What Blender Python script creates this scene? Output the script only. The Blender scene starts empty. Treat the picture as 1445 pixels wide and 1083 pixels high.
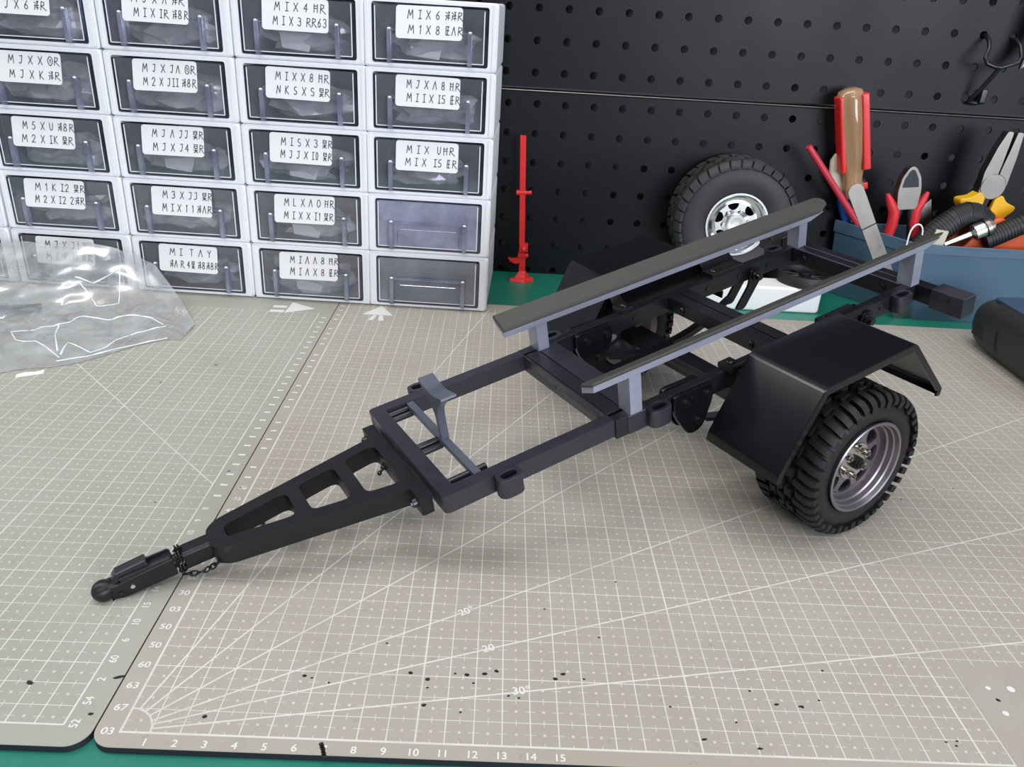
import bpy, bmesh, math, random
from mathutils import Vector, Matrix, noise
random.seed(7)
PI = math.pi
U = 0.01                                   # everything below is written in centimetres
sc = bpy.context.scene
COL = sc.collection

# ------------------------------------------------------------------ camera
cam = bpy.data.cameras.new('camera')
cam.sensor_width = 36.0
cam.lens = 1114.7 * 36.0 / 1445.0
cam.clip_start = 0.01
co = bpy.data.objects.new('camera', cam)
COL.objects.link(co)
co.location = (12.044 * U, -19.105 * U, 23.005 * U)
co.rotation_euler = (1.123387, -0.055608, -0.001205)
sc.camera = co

# ------------------------------------------------------------------ world, lights, exposure
w = bpy.data.worlds.new('world')
sc.world = w
w.use_nodes = True
# a plain room: dim walls and floor, brighter ceiling
wt = w.node_tree
tc = wt.nodes.new('ShaderNodeTexCoord')
sx = wt.nodes.new('ShaderNodeSeparateXYZ')
rp = wt.nodes.new('ShaderNodeValToRGB')
wt.links.new(tc.outputs['Generated'], sx.inputs[0])
wt.links.new(sx.outputs[2], rp.inputs[0])
rp.color_ramp.elements[0].position = 0.0
rp.color_ramp.elements[0].color = (0.09, 0.095, 0.11, 1)
rp.color_ramp.elements[1].position = 0.85
rp.color_ramp.elements[1].color = (0.62, 0.66, 0.72, 1)
e = rp.color_ramp.elements.new(0.30)
e.color = (0.17, 0.18, 0.21, 1)
wt.links.new(rp.outputs[0], wt.nodes['Background'].inputs[0])
wt.nodes['Background'].inputs[1].default_value = 1.0
sc.view_settings.view_transform = 'Standard'
sc.view_settings.look = 'None'
sc.view_settings.gamma = 1.0
sc.view_settings.use_curve_mapping = False
sc.view_settings.exposure = -0.22
sc.cycles.transparent_max_bounces = 24
sc.cycles.max_bounces = 12
sc.cycles.diffuse_bounces = 8

def area(name, loc, target, sx, sy, energy, color):
    l = bpy.data.lights.new(name, 'AREA')
    l.shape = 'RECTANGLE'
    l.size, l.size_y = sx * U, sy * U
    l.energy, l.color = energy, color
    o = bpy.data.objects.new(name, l)
    COL.objects.link(o)
    o.location = Vector(loc) * U
    d = (Vector(target) - Vector(loc)).normalized()
    o.rotation_euler = d.to_track_quat('-Z', 'Y').to_euler()
    return o

area('ceiling_or_fill_light', (-20, 25, 170), (-20, 25, 0), 130, 14, 6.5, (1.0, 0.98, 0.95))
area('ceiling_or_fill_light', (45, 5, 170), (45, 5, 0), 14, 130, 5.5, (1.0, 0.98, 0.95))
area('ceiling_or_fill_light', (10, 48, 175), (12, 40, 0), 160, 14, 4.5, (1.0, 0.99, 0.97))
area('ceiling_or_fill_light', (-120, 40, 125), (0, 30, 0), 16, 90, 9.0, (0.97, 0.98, 1.0))
area('ceiling_or_fill_light', (-15, -130, 160), (-10, 40, 5), 130, 20, 15.0, (1.0, 0.99, 0.97))  # added unseen front fill, brightens the drawer fronts
area('window_daylight', (115, -135, 48), (18, 20, 5), 130, 80, 38.0, (0.84, 0.88, 1.0))

# ------------------------------------------------------------------ node helpers and materials
class N:
    def __init__(s, mat):
        s.nt = mat.node_tree
    def val(s, v):
        return v
    def m(s, op, a, b=None, c=None, clamp=False):
        n = s.nt.nodes.new('ShaderNodeMath')
        n.operation = op
        n.use_clamp = clamp
        for i, v in enumerate((a, b, c)):
            if v is None: continue
            if isinstance(v, (int, float)): n.inputs[i].default_value = v
            else: s.nt.links.new(v, n.inputs[i])
        return n.outputs[0]
    def mix(s, f, a, b):
        n = s.nt.nodes.new('ShaderNodeMix')
        n.data_type = 'RGBA'
        for sock, v in ((n.inputs[0], f), (n.inputs[6], a), (n.inputs[7], b)):
            if isinstance(v, (int, float)): sock.default_value = v
            elif isinstance(v, tuple): sock.default_value = (*v, 1) if len(v) == 3 else v
            else: s.nt.links.new(v, sock)
        return n.outputs[2]
    def noise(s, vec, scale, detail=4, rough=0.5, dist=0.0):
        n = s.nt.nodes.new('ShaderNodeTexNoise')
        n.inputs['Scale'].default_value = scale
        n.inputs['Detail'].default_value = detail
        n.inputs['Roughness'].default_value = rough
        n.inputs['Distortion'].default_value = dist
        s.nt.links.new(vec, n.inputs['Vector'])
        return n.outputs['Fac']
    def ramp(s, f, a, b):
        n = s.nt.nodes.new('ShaderNodeMapRange')
        n.inputs[1].default_value, n.inputs[2].default_value = a, b
        s.nt.links.new(f, n.inputs[0])
        return n.outputs[0]
    def obj(s):
        n = s.nt.nodes.new('ShaderNodeTexCoord')
        return n.outputs['Object']

def pmat(name, col, rough=0.5, metal=0.0, var=0.0, scale=60.0, bump=0.0, bscale=400.0, spec=0.5, aniso=None, coat=0.0):
    m = bpy.data.materials.new(name)
    m.use_nodes = True
    b = m.node_tree.nodes['Principled BSDF']
    b.inputs['Base Color'].default_value = (*col, 1)
    b.inputs['Roughness'].default_value = rough
    b.inputs['Metallic'].default_value = metal
    b.inputs['Specular IOR Level'].default_value = spec
    b.inputs['Coat Weight'].default_value = coat
    h = N(m)
    oc = h.obj()
    if aniso:                               # brushed / layer lines: stretch the coordinates
        mp = m.node_tree.nodes.new('ShaderNodeMapping')
        mp.inputs['Scale'].default_value = aniso
        m.node_tree.links.new(oc, mp.inputs['Vector'])
        oc = mp.outputs[0]
    if var > 0:
        f = h.noise(oc, scale)
        c = h.mix(f, tuple(x * (1 - var) for x in col), tuple(min(1, x * (1 + var)) for x in col))
        m.node_tree.links.new(c, b.inputs['Base Color'])
        r = h.m('MULTIPLY_ADD', f, 0.25, rough - 0.12, clamp=True)
        m.node_tree.links.new(r, b.inputs['Roughness'])
    if bump > 0:
        f = h.noise(oc, bscale, 2)
        bn = m.node_tree.nodes.new('ShaderNodeBump')
        bn.inputs['Strength'].default_value = bump
        bn.inputs['Distance'].default_value = 0.0002
        m.node_tree.links.new(f, bn.inputs['Height'])
        m.node_tree.links.new(bn.outputs[0], b.inputs['Normal'])
    return m

def clearmat(name, tint, gloss=0.12, rough=0.08, milk=0.0, milkcol=(0.85, 0.87, 0.9)):
    """thin clear plastic: tinted see-through, fresnel gloss, some milky scatter"""
    m = bpy.data.materials.new(name)
    m.use_nodes = True
    nt = m.node_tree
    for n in list(nt.nodes): nt.nodes.remove(n)
    out = nt.nodes.new('ShaderNodeOutputMaterial')
    tr = nt.nodes.new('ShaderNodeBsdfTransparent')
    tr.inputs[0].default_value = (*tint, 1)
    gl = nt.nodes.new('ShaderNodeBsdfGlossy')
    gl.inputs['Roughness'].default_value = rough
    gl.inputs['Color'].default_value = (0.95, 0.96, 1, 1)
    df = nt.nodes.new('ShaderNodeBsdfDiffuse')
    df.inputs[0].default_value = (*milkcol, 1)
    tl = nt.nodes.new('ShaderNodeBsdfTranslucent')
    tl.inputs[0].default_value = (*milkcol, 1)
    ad = nt.nodes.new('ShaderNodeMixShader'); ad.inputs[0].default_value = 0.4
    nt.links.new(df.outputs[0], ad.inputs[1]); nt.links.new(tl.outputs[0], ad.inputs[2])
    m1 = nt.nodes.new('ShaderNodeMixShader')
    h = N(m)
    f = h.noise(h.obj(), 55, 3)
    nt.links.new(h.m('MULTIPLY', f, 2 * milk, clamp=True), m1.inputs[0])
    nt.links.new(tr.outputs[0], m1.inputs[1]); nt.links.new(ad.outputs[0], m1.inputs[2])
    fr = nt.nodes.new('ShaderNodeFresnel'); fr.inputs[0].default_value = 1.45
    m2 = nt.nodes.new('ShaderNodeMixShader')
    nt.links.new(h.m('MULTIPLY_ADD', fr.outputs[0], 0.8, gloss * 0.3, clamp=True), m2.inputs[0])
    nt.links.new(m1.outputs[0], m2.inputs[1]); nt.links.new(gl.outputs[0], m2.inputs[2])
    nt.links.new(m2.outputs[0], out.inputs[0])
    return m

def matmat(name, base, x0, x1, y0, y1, rightmat):
    """printed cutting mat: centimetre grid, half-centimetre ticks, angle lines"""
    m = bpy.data.materials.new(name)
    m.use_nodes = True
    nt = m.node_tree
    b = nt.nodes['Principled BSDF']
    h = N(m)
    oc = h.obj()
    sep = nt.nodes.new('ShaderNodeSeparateXYZ')
    nt.links.new(oc, sep.inputs[0])
    X = h.m('MULTIPLY', sep.outputs[0], 100.0)
    Y = h.m('MULTIPLY', sep.outputs[1], 100.0)
    dint = lambda v: h.m('ABSOLUTE', h.m('SUBTRACT', h.m('FRACT', h.m('ADD', v, 0.5)), 0.5))
    lt = lambda v, t: h.m('LESS_THAN', v, t)
    gt = lambda v, t: h.m('GREATER_THAN', v, t)
    mul = lambda *a: a[0] if len(a) == 1 else h.m('MULTIPLY', a[0], mul(*a[1:]))
    mx = lambda *a: a[0] if len(a) == 1 else h.m('MAXIMUM', a[0], mx(*a[1:]))
    dx, dy = dint(X), dint(Y)
    hx, hy = h.m('SUBTRACT', 0.5, dx), h.m('SUBTRACT', 0.5, dy)
    reg = mul(gt(X, x0 - 0.03), lt(X, x1 + 0.03), gt(Y, y0 - 0.03), lt(Y, y1 + 0.03))
    if rightmat:                            # blank corner at the lower right
        reg = mul(reg, h.m('SUBTRACT', 1.0, mul(gt(X, 31.03), lt(Y, 4.7))))
    wn = 0.022
    lines = mx(lt(dx, wn), lt(dy, wn * 0.68))
    ticks = mx(mul(lt(hx, 0.016), lt(dy, 0.14)), mul(lt(hy, 0.013), lt(dx, 0.20)),
               mul(lt(hx, 0.05), lt(hy, 0.05)))
    d10 = dint(h.m('MULTIPLY', X, 0.1))
    d5 = dint(h.m('MULTIPLY', h.m('SUBTRACT', Y, 3.0), 0.2))
    bold = mx(lt(d10, 0.0034), lt(d5, 0.0042))
    pr = mx(lines, bold, h.m('MULTIPLY', ticks, 0.75))
    pr = mul(pr, reg)
    if rightmat:
        r2 = h.m('ADD', h.m('MULTIPLY', X, X), h.m('MULTIPLY', Y, Y))
        q = mul(gt(X, 0.0), gt(Y, 0.0))
        for a in (10, 20, 30, 45, 60, 75):
            d = h.m('ABSOLUTE', h.m('SUBTRACT', h.m('MULTIPLY', X, math.sin(math.radians(a))), h.m('MULTIPLY', Y, math.cos(math.radians(a)))))
            pr = mx(pr, mul(lt(d, 0.034), q, gt(r2, 1.0), lt(Y, 43.0)))
        r = h.m('SQRT', r2)
        pr = mx(pr, mul(lt(h.m('ABSOLUTE', h.m('SUBTRACT', r, 1.0)), 0.034), q))
        e = mx(mul(lt(h.m('ABSOLUTE', X), 0.042), gt(Y, -0.04), lt(Y, 43.0)), mul(lt(h.m('ABSOLUTE', Y), 0.042), gt(X, -0.04), lt(X, 31)))
        pr = mx(pr, e)
    else:
        d = h.m('ABSOLUTE', h.m('MULTIPLY', h.m('SUBTRACT', h.m('ADD', X, Y), x1 + y0 + 15.0), 0.7071))
        pr = mx(pr, mul(lt(d, 0.03), reg))
        e = mx(mul(lt(h.m('ABSOLUTE', h.m('SUBTRACT', X, x1)), 0.035), gt(Y, y0), lt(Y, y1)), mul(lt(h.m('ABSOLUTE', h.m('SUBTRACT', Y, y0)), 0.035), lt(X, x1)))
        pr = mx(pr, e)
    n1 = h.ramp(h.noise(oc, 9, 5, 0.6), 0.38, 0.66)
    n2 = h.ramp(h.noise(oc, 38, 6, 0.7, 0.6), 0.55, 0.75)
    n3 = h.ramp(h.noise(oc, 160, 3, 0.6), 0.66, 0.72)
    c = h.mix(n1, base, (base[0] * 0.93, base[1] * 0.90, base[2] * 0.86))
    c = h.mix(h.m('MULTIPLY', n2, 0.22), c, (base[0] * 0.72, base[1] * 0.70, base[2] * 0.66))
    c = h.mix(h.m('MULTIPLY', n3, 0.18), c, (0.10, 0.09, 0.08))
    wear = h.ramp(h.noise(oc, 24, 4, 0.6), 0.30, 0.50)
    c = h.mix(h.m('MULTIPLY', pr, h.m('MULTIPLY_ADD', wear, 0.40, 0.30)), c, (0.72, 0.73, 0.68))
    nt.links.new(c, b.inputs['Base Color'])
    b.inputs['Roughness'].default_value = 0.52
    b.inputs['Specular IOR Level'].default_value = 0.35
    return m

M = {}
M['table'] = pmat('green_table_cover', (0.010, 0.175, 0.118), 0.38, var=0.12, scale=30)
M['matR'] = matmat('grey_cutting_mat', (0.385, 0.355, 0.306), 0, 57, 0, 43, True)
M['matL'] = matmat('grey_green_cutting_mat', (0.365, 0.360, 0.312), -60, -2.0, 0.2, 40.2, False)
M['matedge'] = pmat('mat_core', (0.012, 0.012, 0.018), 0.6)
M['print'] = pmat('white_print', (0.68, 0.69, 0.65), 0.6)
M['ink'] = pmat('black_ink', (0.006, 0.006, 0.007), 0.5)
M['black'] = pmat('black_nylon', (0.0065, 0.0065, 0.008), 0.42, var=0.18, scale=90, bump=0.25, bscale=900, spec=0.35)
M['blackp'] = pmat('black_print', (0.015, 0.015, 0.026), 0.36, var=0.2, scale=70, bump=0.3, bscale=500, aniso=(1, 1, 9))
for k_, r_ in (('blackp', 0.50), ('black', 0.48)):       # printed layers: highlights stretch across the layer lines
    nt_ = M[k_].node_tree
    tg = nt_.nodes.new('ShaderNodeTangent'); tg.direction_type = 'RADIAL'; tg.axis = 'X'
    b_ = nt_.nodes['Principled BSDF']
    nt_.links.new(tg.outputs[0], b_.inputs['Tangent'])
    b_.inputs['Anisotropic'].default_value = 0.85
    b_.inputs['Anisotropic Rotation'].default_value = 0.25
    b_.inputs['Specular IOR Level'].default_value = 0.9 if k_ == 'blackp' else 0.5
M['metalblk'] = pmat('black_anodised', (0.011, 0.011, 0.016), 0.30, var=0.15, scale=40, spec=0.5)
M['satin'] = pmat('satin_black_sheet', (0.005, 0.005, 0.007), 0.23, spec=0.40, bump=0.05, bscale=700)
M['chain'] = pmat('black_chain', (0.012, 0.012, 0.013), 0.28, 0.4)
M['bolt'] = pmat('black_bolt', (0.06, 0.06, 0.064), 0.28, 0.9)
M['alu'] = pmat('grey_painted_aluminium', (0.36, 0.37, 0.46), 0.40, 0.45, var=0.10, scale=35, aniso=(1, 12, 12))
M['bow'] = pmat('slate_grey_plastic', (0.075, 0.085, 0.115), 0.38, var=0.15, scale=60)
M['carpet'] = pmat('dark_rubber_pad', (0.045, 0.043, 0.036), 0.55, var=0.2, scale=200, bump=0.6, bscale=1500)
M['tyre'] = pmat('tyre_rubber', (0.011, 0.011, 0.012), 0.55, spec=0.35, var=0.2, scale=80, bump=0.15, bscale=800)
M['tyre2'] = pmat('tyre_rubber_dusty', (0.030, 0.030, 0.033), 0.6, var=0.25, scale=60, bump=0.15, bscale=800)
M['rim'] = pmat('grey_steel_rim', (0.25, 0.225, 0.245), 0.33, 0.75, var=0.08, scale=60)
M['steel'] = pmat('bright_steel', (0.62, 0.61, 0.58), 0.22, 1.0)
M['toolsteel'] = pmat('tool_steel', (0.27, 0.25, 0.225), 0.36, 1.0, var=0.15, scale=90)
M['chrome'] = pmat('chrome', (0.80, 0.83, 0.86), 0.10, 1.0)
M['whitehub'] = pmat('silver_cap', (0.75, 0.75, 0.74), 0.35, 0.5)
M['red'] = pmat('red_plastic', (0.70, 0.022, 0.022), 0.30, var=0.06, scale=60)
M['redrub'] = pmat('red_rubber', (0.62, 0.02, 0.03), 0.5, var=0.08, scale=60)
M['crimson'] = pmat('crimson_stick', (0.55, 0.035, 0.06), 0.35, var=0.05)
M['amber'] = pmat('amber_plastic', (0.62, 0.38, 0.20), 0.14, var=0.45, scale=160, aniso=(1, 1, .12), coat=0.6)
M['amber'].node_tree.nodes['Principled BSDF'].inputs['Transmission Weight'].default_value = 0.45
M['blue'] = pmat('blue_plastic', (0.012, 0.085, 0.45), 0.35)
M['bin'] = pmat('slate_blue_plastic', (0.066, 0.128, 0.188), 0.42, var=0.06, scale=20)
M['yellow'] = pmat('yellow_rubber', (0.85, 0.48, 0.010), 0.45, var=0.05)
M['orange'] = pmat('orange_plastic', (0.62, 0.09, 0.012), 0.42, var=0.08)
M['cream'] = pmat('cream_plastic', (0.60, 0.56, 0.42), 0.5)
M['rubblk'] = pmat('black_rubber_grip', (0.014, 0.015, 0.016), 0.55, bump=0.3, bscale=600)
M['white'] = pmat('white_plastic', (0.86, 0.87, 0.90), 0.45, var=0.03, scale=20)
M['foam'] = pmat('white_foam', (0.80, 0.80, 0.78), 0.6, var=0.04)
M['peg'] = pmat('black_pegboard', (0.0045, 0.0047, 0.0068), 0.42, var=0.10, scale=8, spec=0.26)
M['wall'] = pmat('grey_wall', (0.42, 0.42, 0.44), 0.8, var=0.05, scale=4)
M['floor'] = pmat('grey_floor', (0.20, 0.19, 0.18), 0.6, var=0.1, scale=3)
M['label'] = pmat('white_label', (0.80, 0.80, 0.80), 0.5)
M['pen'] = pmat('pen_ink', (0.04, 0.04, 0.05), 0.6)
M['drawer'] = clearmat('clear_drawer_plastic', (0.98, 0.98, 1.0), 0.15, 0.06, 0.10, (0.80, 0.82, 0.90))
M['tray'] = clearmat('clear_tray_plastic', (0.90, 0.91, 0.97), 0.2, 0.10, 0.10, (0.75, 0.78, 0.9))
M['edgeshade'] = clearmat('drawer_edge_shade', (0.34, 0.37, 0.47), 0.25, 0.08, 0.05, (0.5, 0.55, 0.7))  # dark tint painted for shade and refraction at the drawer outline
M['rib'] = clearmat('drawer_rib_plastic', (0.55, 0.59, 0.70), 0.4, 0.10, 0.34, (0.66, 0.70, 0.84))
M['film'] = clearmat('clear_film', (0.97, 0.98, 0.98), 0.35, 0.18, 0.34, (0.86, 0.88, 0.90))
M['bagfilm'] = clearmat('zip_bag_film', (0.92, 0.92, 0.92), 0.35, 0.20, 0.80, (0.90, 0.90, 0.88))
M['drawermilk'] = clearmat('milky_drawer_plastic', (0.90, 0.90, 0.98), 0.2, 0.12, 0.42, (0.72, 0.74, 0.95))  # milkier and lighter than the labelled fronts
M['drawermilk2'] = clearmat('half_milky_drawer_plastic', (0.88, 0.90, 0.95), 0.2, 0.12, 0.22, (0.72, 0.76, 0.84))  # about half as milky, for the bottom empty front
M['crease_glint'] = pmat('white_glint', (0.80, 0.82, 0.83), 0.35)  # painted glint colour for the bag folds
M['screws'] = pmat('dark_screws', (0.05, 0.05, 0.052), 0.35, 0.6, var=0.6, scale=500, bump=1.0, bscale=600)
M['paper'] = pmat('white_paper', (0.75, 0.75, 0.72), 0.6)
M['toolblue'] = pmat('navy_panel', (0.030, 0.070, 0.125), 0.4)
M['tooldark'] = pmat('charcoal_soft_plastic', (0.020, 0.020, 0.019), 0.5, bump=0.2, bscale=900)
M['greybtn'] = pmat('grey_button', (0.45, 0.50, 0.56), 0.4)

# ------------------------------------------------------------------ mesh helpers (centimetres in, metres out)
class MB:
    def __init__(s, flip=False):
        s.bm = bmesh.new()
        s.flip = flip
    def v(s, p):
        p = Vector(p)
        if s.flip: p.y = -p.y
        return s.bm.verts.new(p * U)
    def f(s, vs):
        try: return s.bm.faces.new(vs)
        except ValueError: return None
    def box(s, x0, x1, y0, y1, z0, z1):
        V = [s.v((x, y, z)) for x in (x0, x1) for y in (y0, y1) for z in (z0, z1)]
        for q in ((0, 1, 3, 2), (4, 6, 7, 5), (0, 4, 5, 1), (2, 3, 7, 6), (0, 2, 6, 4), (1, 5, 7, 3)):
            s.f([V[i] for i in q])
        return s
    def hexa(s, P):
        """P: 4 bottom then 4 top points"""
        V = [s.v(p) for p in P]
        for q in ((0, 1, 2, 3), (4, 5, 6, 7), (0, 1, 5, 4), (1, 2, 6, 5), (2, 3, 7, 6), (3, 0, 4, 7)):
            s.f([V[i] for i in q])
        return s
    def loft(s, rings, caps=True, closed=False):
        R = [[s.v(p) for p in r] for r in rings]
        n = len(R[0])
        m = len(R)
        for i in range(m if closed else m - 1):
            a, b = R[i], R[(i + 1) % m]
            for j in range(n):
                s.f([a[j], a[(j + 1) % n], b[(j + 1) % n], b[j]])
        if caps and not closed:
            s.f(R[0]); s.f(R[-1])
        return s
    def prism(s, poly, fn, a, b):
        """poly of 2-D points; fn(u, v, w) -> 3-D; extruded w from a to b"""
        return s.loft([[fn(u, v, a) for u, v in poly], [fn(u, v, b) for u, v in poly]])
    def cyl(s, p0, p1, r0, r1=None, n=20, caps=True):
        r1 = r0 if r1 is None else r1
        return s.tube([p0, p1], [r0, r1], n, caps)
    def tube(s, pts, r, n=12, caps=True, closed=False, sq=1.0):
        P = [Vector(p) for p in pts]
        m = len(P)
        rr = r if isinstance(r, (list, tuple)) else [r] * m
        rings = []
        t0 = (P[1] - P[0]).normalized()
        up = Vector((0, 0, 1)) if abs(t0.z) < 0.9 else Vector((1, 0, 0))
        a = t0.cross(up).normalized()
        for i in range(m):
            if closed: t = (P[(i + 1) % m] - P[i - 1])
            else: t = P[min(i + 1, m - 1)] - P[max(i - 1, 0)]
            t.normalize()
            a = (a - t * a.dot(t)).normalized()
            b = t.cross(a)
            rings.append([P[i] + (a * math.cos(2 * PI * k / n) + b * math.sin(2 * PI * k / n) * sq) * rr[i] for k in range(n)])
        return s.loft(rings, caps, closed)
    def lathe(s, prof, n=48, c=(0, 0, 0), closed=False):
        """prof: (r, z) around +z"""
        c = Vector(c)
        rings = [[c + Vector((r * math.cos(2 * PI * k / n), r * math.sin(2 * PI * k / n), z)) for k in range(n)] for r, z in prof]
        return s.loft(rings, not closed, closed)
    def ball(s, c, r, seg=20, ring=12, sx=1, sy=1, sz=1):
        c = Vector(c)
        rings = []
        for i in range(1, ring):
            th = PI * i / ring
            rings.append([c + Vector((r * sx * math.sin(th) * math.cos(2 * PI * k / seg), r * sy * math.sin(th) * math.sin(2 * PI * k / seg), -r * sz * math.cos(th))) for k in range(seg)])
        return s.loft(rings)
    def ribbon(s, pts, wd, nrm, lift=0.0):
        """flat stroke along pts in a plane of normal nrm"""
        nrm = Vector(nrm).normalized()
        P = [Vector(p) + nrm * lift for p in pts]
        prev = None
        for i in range(len(P) - 1):
            d = (P[i + 1] - P[i])
            if d.length < 1e-6: continue
            d.normalize()
            sd = d.cross(nrm).normalized() * wd / 2
            e = d * wd * 0.4
            s.f([s.v(P[i] - e + sd), s.v(P[i] - e - sd), s.v(P[i + 1] + e - sd), s.v(P[i + 1] + e + sd)])
        return s
    def build(s, name, mat, parent=None, bevel=0.0, seg=2, sharp=42, smooth=True, sub=0):
        bm = s.bm
        bmesh.ops.recalc_face_normals(bm, faces=bm.faces)
        if bevel > 0:
            es = [e for e in bm.edges if len(e.link_faces) == 2 and e.calc_face_angle(0) > math.radians(28)]
            bmesh.ops.bevel(bm, geom=es, offset=bevel * U, offset_type='OFFSET', segments=seg, profile=0.5, affect='EDGES', clamp_overlap=True)
        me = bpy.data.meshes.new(name)
        bm.to_mesh(me)
        bm.free()
        if smooth:
            for p in me.polygons: p.use_smooth = True
            me.set_sharp_from_angle(angle=math.radians(sharp))
        me.materials.append(M[mat] if isinstance(mat, str) else mat)
        o = bpy.data.objects.new(name, me)
        COL.objects.link(o)
        if parent: o.parent = parent
        if sub:
            md = o.modifiers.new('subdivision', 'SUBSURF'); md.levels = sub; md.render_levels = sub
        if bevel > 0 and smooth:
            md = o.modifiers.new('weighted_normal', 'WEIGHTED_NORMAL'); md.keep_sharp = True
        return o

def empty(name, loc=(0, 0, 0), rot=None, parent=None, matrix=None):
    o = bpy.data.objects.new(name, None)
    o.empty_display_size = 0.01
    COL.objects.link(o)
    if parent: o.parent = parent
    if matrix is not None: o.matrix_local = matrix
    else:
        o.location = Vector(loc) * U
        if rot: o.rotation_euler = rot
    return o

def tag(o, label, cat, group=None, kind=None):
    if label: o['label'] = label
    if cat: o['category'] = cat
    if group: o['group'] = group
    if kind: o['kind'] = kind
    return o

def rrect(x0, x1, y0, y1, r, n=6):
    P = []
    for cx, cy, a in ((x1 - r, y1 - r, 0), (x0 + r, y1 - r, 90), (x0 + r, y0 + r, 180), (x1 - r, y0 + r, 270)):
        for k in range(n + 1):
            t = math.radians(a + 90 * k / n)
            P.append((cx + r * math.cos(t), cy + r * math.sin(t)))
    return P

def rpoly(P, r, n=5):
    """round the corners of a polygon"""
    out = []
    m = len(P)
    for i in range(m):
        p, a, b = Vector(P[i]), Vector(P[i - 1]), Vector(P[(i + 1) % m])
        ri = r[i] if isinstance(r, (list, tuple)) else r
        da, db = (a - p), (b - p)
        d = min(ri, da.length * 0.49, db.length * 0.49)
        s, e = p + da.normalized() * d, p + db.normalized() * d
        for k in range(n + 1):
            t = k / n
            q = s.lerp(p, t).lerp(p.lerp(e, t), t)
            out.append((q.x, q.y))
    return out

XY = lambda u, v, w_: (u, v, w_)
XZ = lambda u, v, w_: (u, w_, v)
YZ = lambda u, v, w_: (w_, u, v)

# ------------------------------------------------------------------ setting: floor, back wall, bench
o = MB().box(-200, 260, -260, 58.5, -80, -75).build('floor', 'floor', smooth=False); tag(o, None, None, kind='structure')
o = MB().box(-200, 260, 57, 58.5, -75, 190).build('wall_back', 'wall', smooth=False); tag(o, None, None, kind='structure')
bench = MB().box(-75, 120, -9, 56.6, -3.3, -0.3).build('workbench', 'table', bevel=0.1)
tag(bench, 'workbench with a deep green top under the grey cutting mats', 'workbench')
for x in (-70, 115):
    for y in (-5, 52):
        MB().box(x - 2.5, x + 2.5, y - 2.5, y + 2.5, -75, -3.3).build('leg', 'metalblk', bench, bevel=0.2)

# ------------------------------------------------------------------ the two cutting mats
def cutting_mat(name, x0, x1, y0, y1, r, mat, label):
    m = MB()
    m.loft([[(u, v, -0.3) for u, v in rrect(x0, x1, y0, y1, r, 8)], [(u, v, -0.03) for u, v in rrect(x0, x1, y0, y1, r, 8)]])
    core = m.build(name, 'matedge', smooth=False)
    m2 = MB()
    m2.prism(rrect(x0, x1, y0, y1, r, 8), XY, -0.03, 0.0)
    m2.build('printed_face', mat, core, smooth=False)
    tag(core, label, 'cutting mat', 'cutting mats on the bench')
    return core
matR = cutting_mat('cutting_mat', -0.86, 62, -0.62, 44.2, 0.75, 'matR', 'right grey cutting mat with angle lines fanning from its corner, under the trailer wheels')
matL = cutting_mat('cutting_mat', -46, -0.92, -0.66, 44.2, 0.75, 'matL', 'left grey-green cutting mat under the trailer coupling and the clear plastic bag')

def text_mesh(items, name, mat, parent, z=0.004):
    """items: (string, x, y, size, rotation, squash) -> one mesh of printed characters"""
    bm = bmesh.new()
    for s, x, y, size, rot, sx in items:
        cu = bpy.data.curves.new('t', 'FONT')
        cu.body = s
        cu.size = size * U
        cu.align_x, cu.align_y = 'CENTER', 'CENTER'
        cu.offset = 0.00006
        to = bpy.data.objects.new('t', cu)
        COL.objects.link(to)
        dg = bpy.context.evaluated_depsgraph_get()
        me = bpy.data.meshes.new_from_object(to.evaluated_get(dg))
        me.transform(Matrix.Translation((x * U, y * U, z * U)) @ Matrix.Rotation(rot, 4, 'Z') @ Matrix.Diagonal((sx, 1, 1, 1)))
        bm.from_mesh(me)
        bpy.data.meshes.remove(me)
        bpy.data.objects.remove(to)
        bpy.data.curves.remove(cu)
    me = bpy.data.meshes.new(name)
    bm.to_mesh(me); bm.free()
    me.materials.append(M[mat])
    ob = bpy.data.objects.new(name, me)
    COL.objects.link(ob)
    ob.parent = parent
    return ob

tx = [(str(k), k - 0.02, -0.40, 0.40, 0, 1.05) for k in range(1, 16)]
tx += [(s, -0.42, k, 0.40, 0, 1.15) for k, s in enumerate(('03', '67', '63', '60', '50', '50', '03', '30', '60', '61', '60', '49', '48', '47', '46', '45'))]
tx += [('20°', 11.45, 6.62, 0.5, math.radians(30), 1), ('20', 12.42, 4.55, 0.5, math.radians(20), 1), ('30°', 13.7, 2.47, 0.5, math.radians(10), 1)]
text_mesh(tx, 'lettering', 'print', matR)
tl = [(s, -1.64, 0.26 + k * 0.985, 0.42, PI / 2, 0.9) for k, s in enumerate(('52', '54', '2', '60', '6', '10', '15', '14', '13', '12', '11', '10', '9', '8'))]
text_mesh(tl, 'lettering', 'print', matL)
a = MB()
a.f([a.v(p) for p in ((1.35, 40.4, .004), (3.85, 40.35, .004), (2.65, 42.5, .004))])
a.f([a.v(p) for p in ((2.0, 39.2, .004), (2.4, 39.2, .004), (2.55, 40.3, .004), (2.25, 40.3, .004))])
a.f([a.v(p) for p in ((2.8, 39.2, .004), (3.25, 39.2, .004), (3.05, 40.3, .004), (2.75, 40.3, .004))])
for x, y, r in ((31.97, 3.53, .10), (32.87, 3.52, .15), (31.97, 2.31, .12), (32.6, 1.2, .14)):
    a.f([a.v((x + r * math.cos(t * PI / 8), y + r * math.sin(t * PI / 8), .004)) for t in range(16)])
for k in range(9, 43):
    if k % 5 != 3: a.box(-0.62, -0.30, k - 0.07, k + 0.07, 0.0, 0.004)
a.build('marking', 'print', matR, smooth=False)
a = MB()
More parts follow.
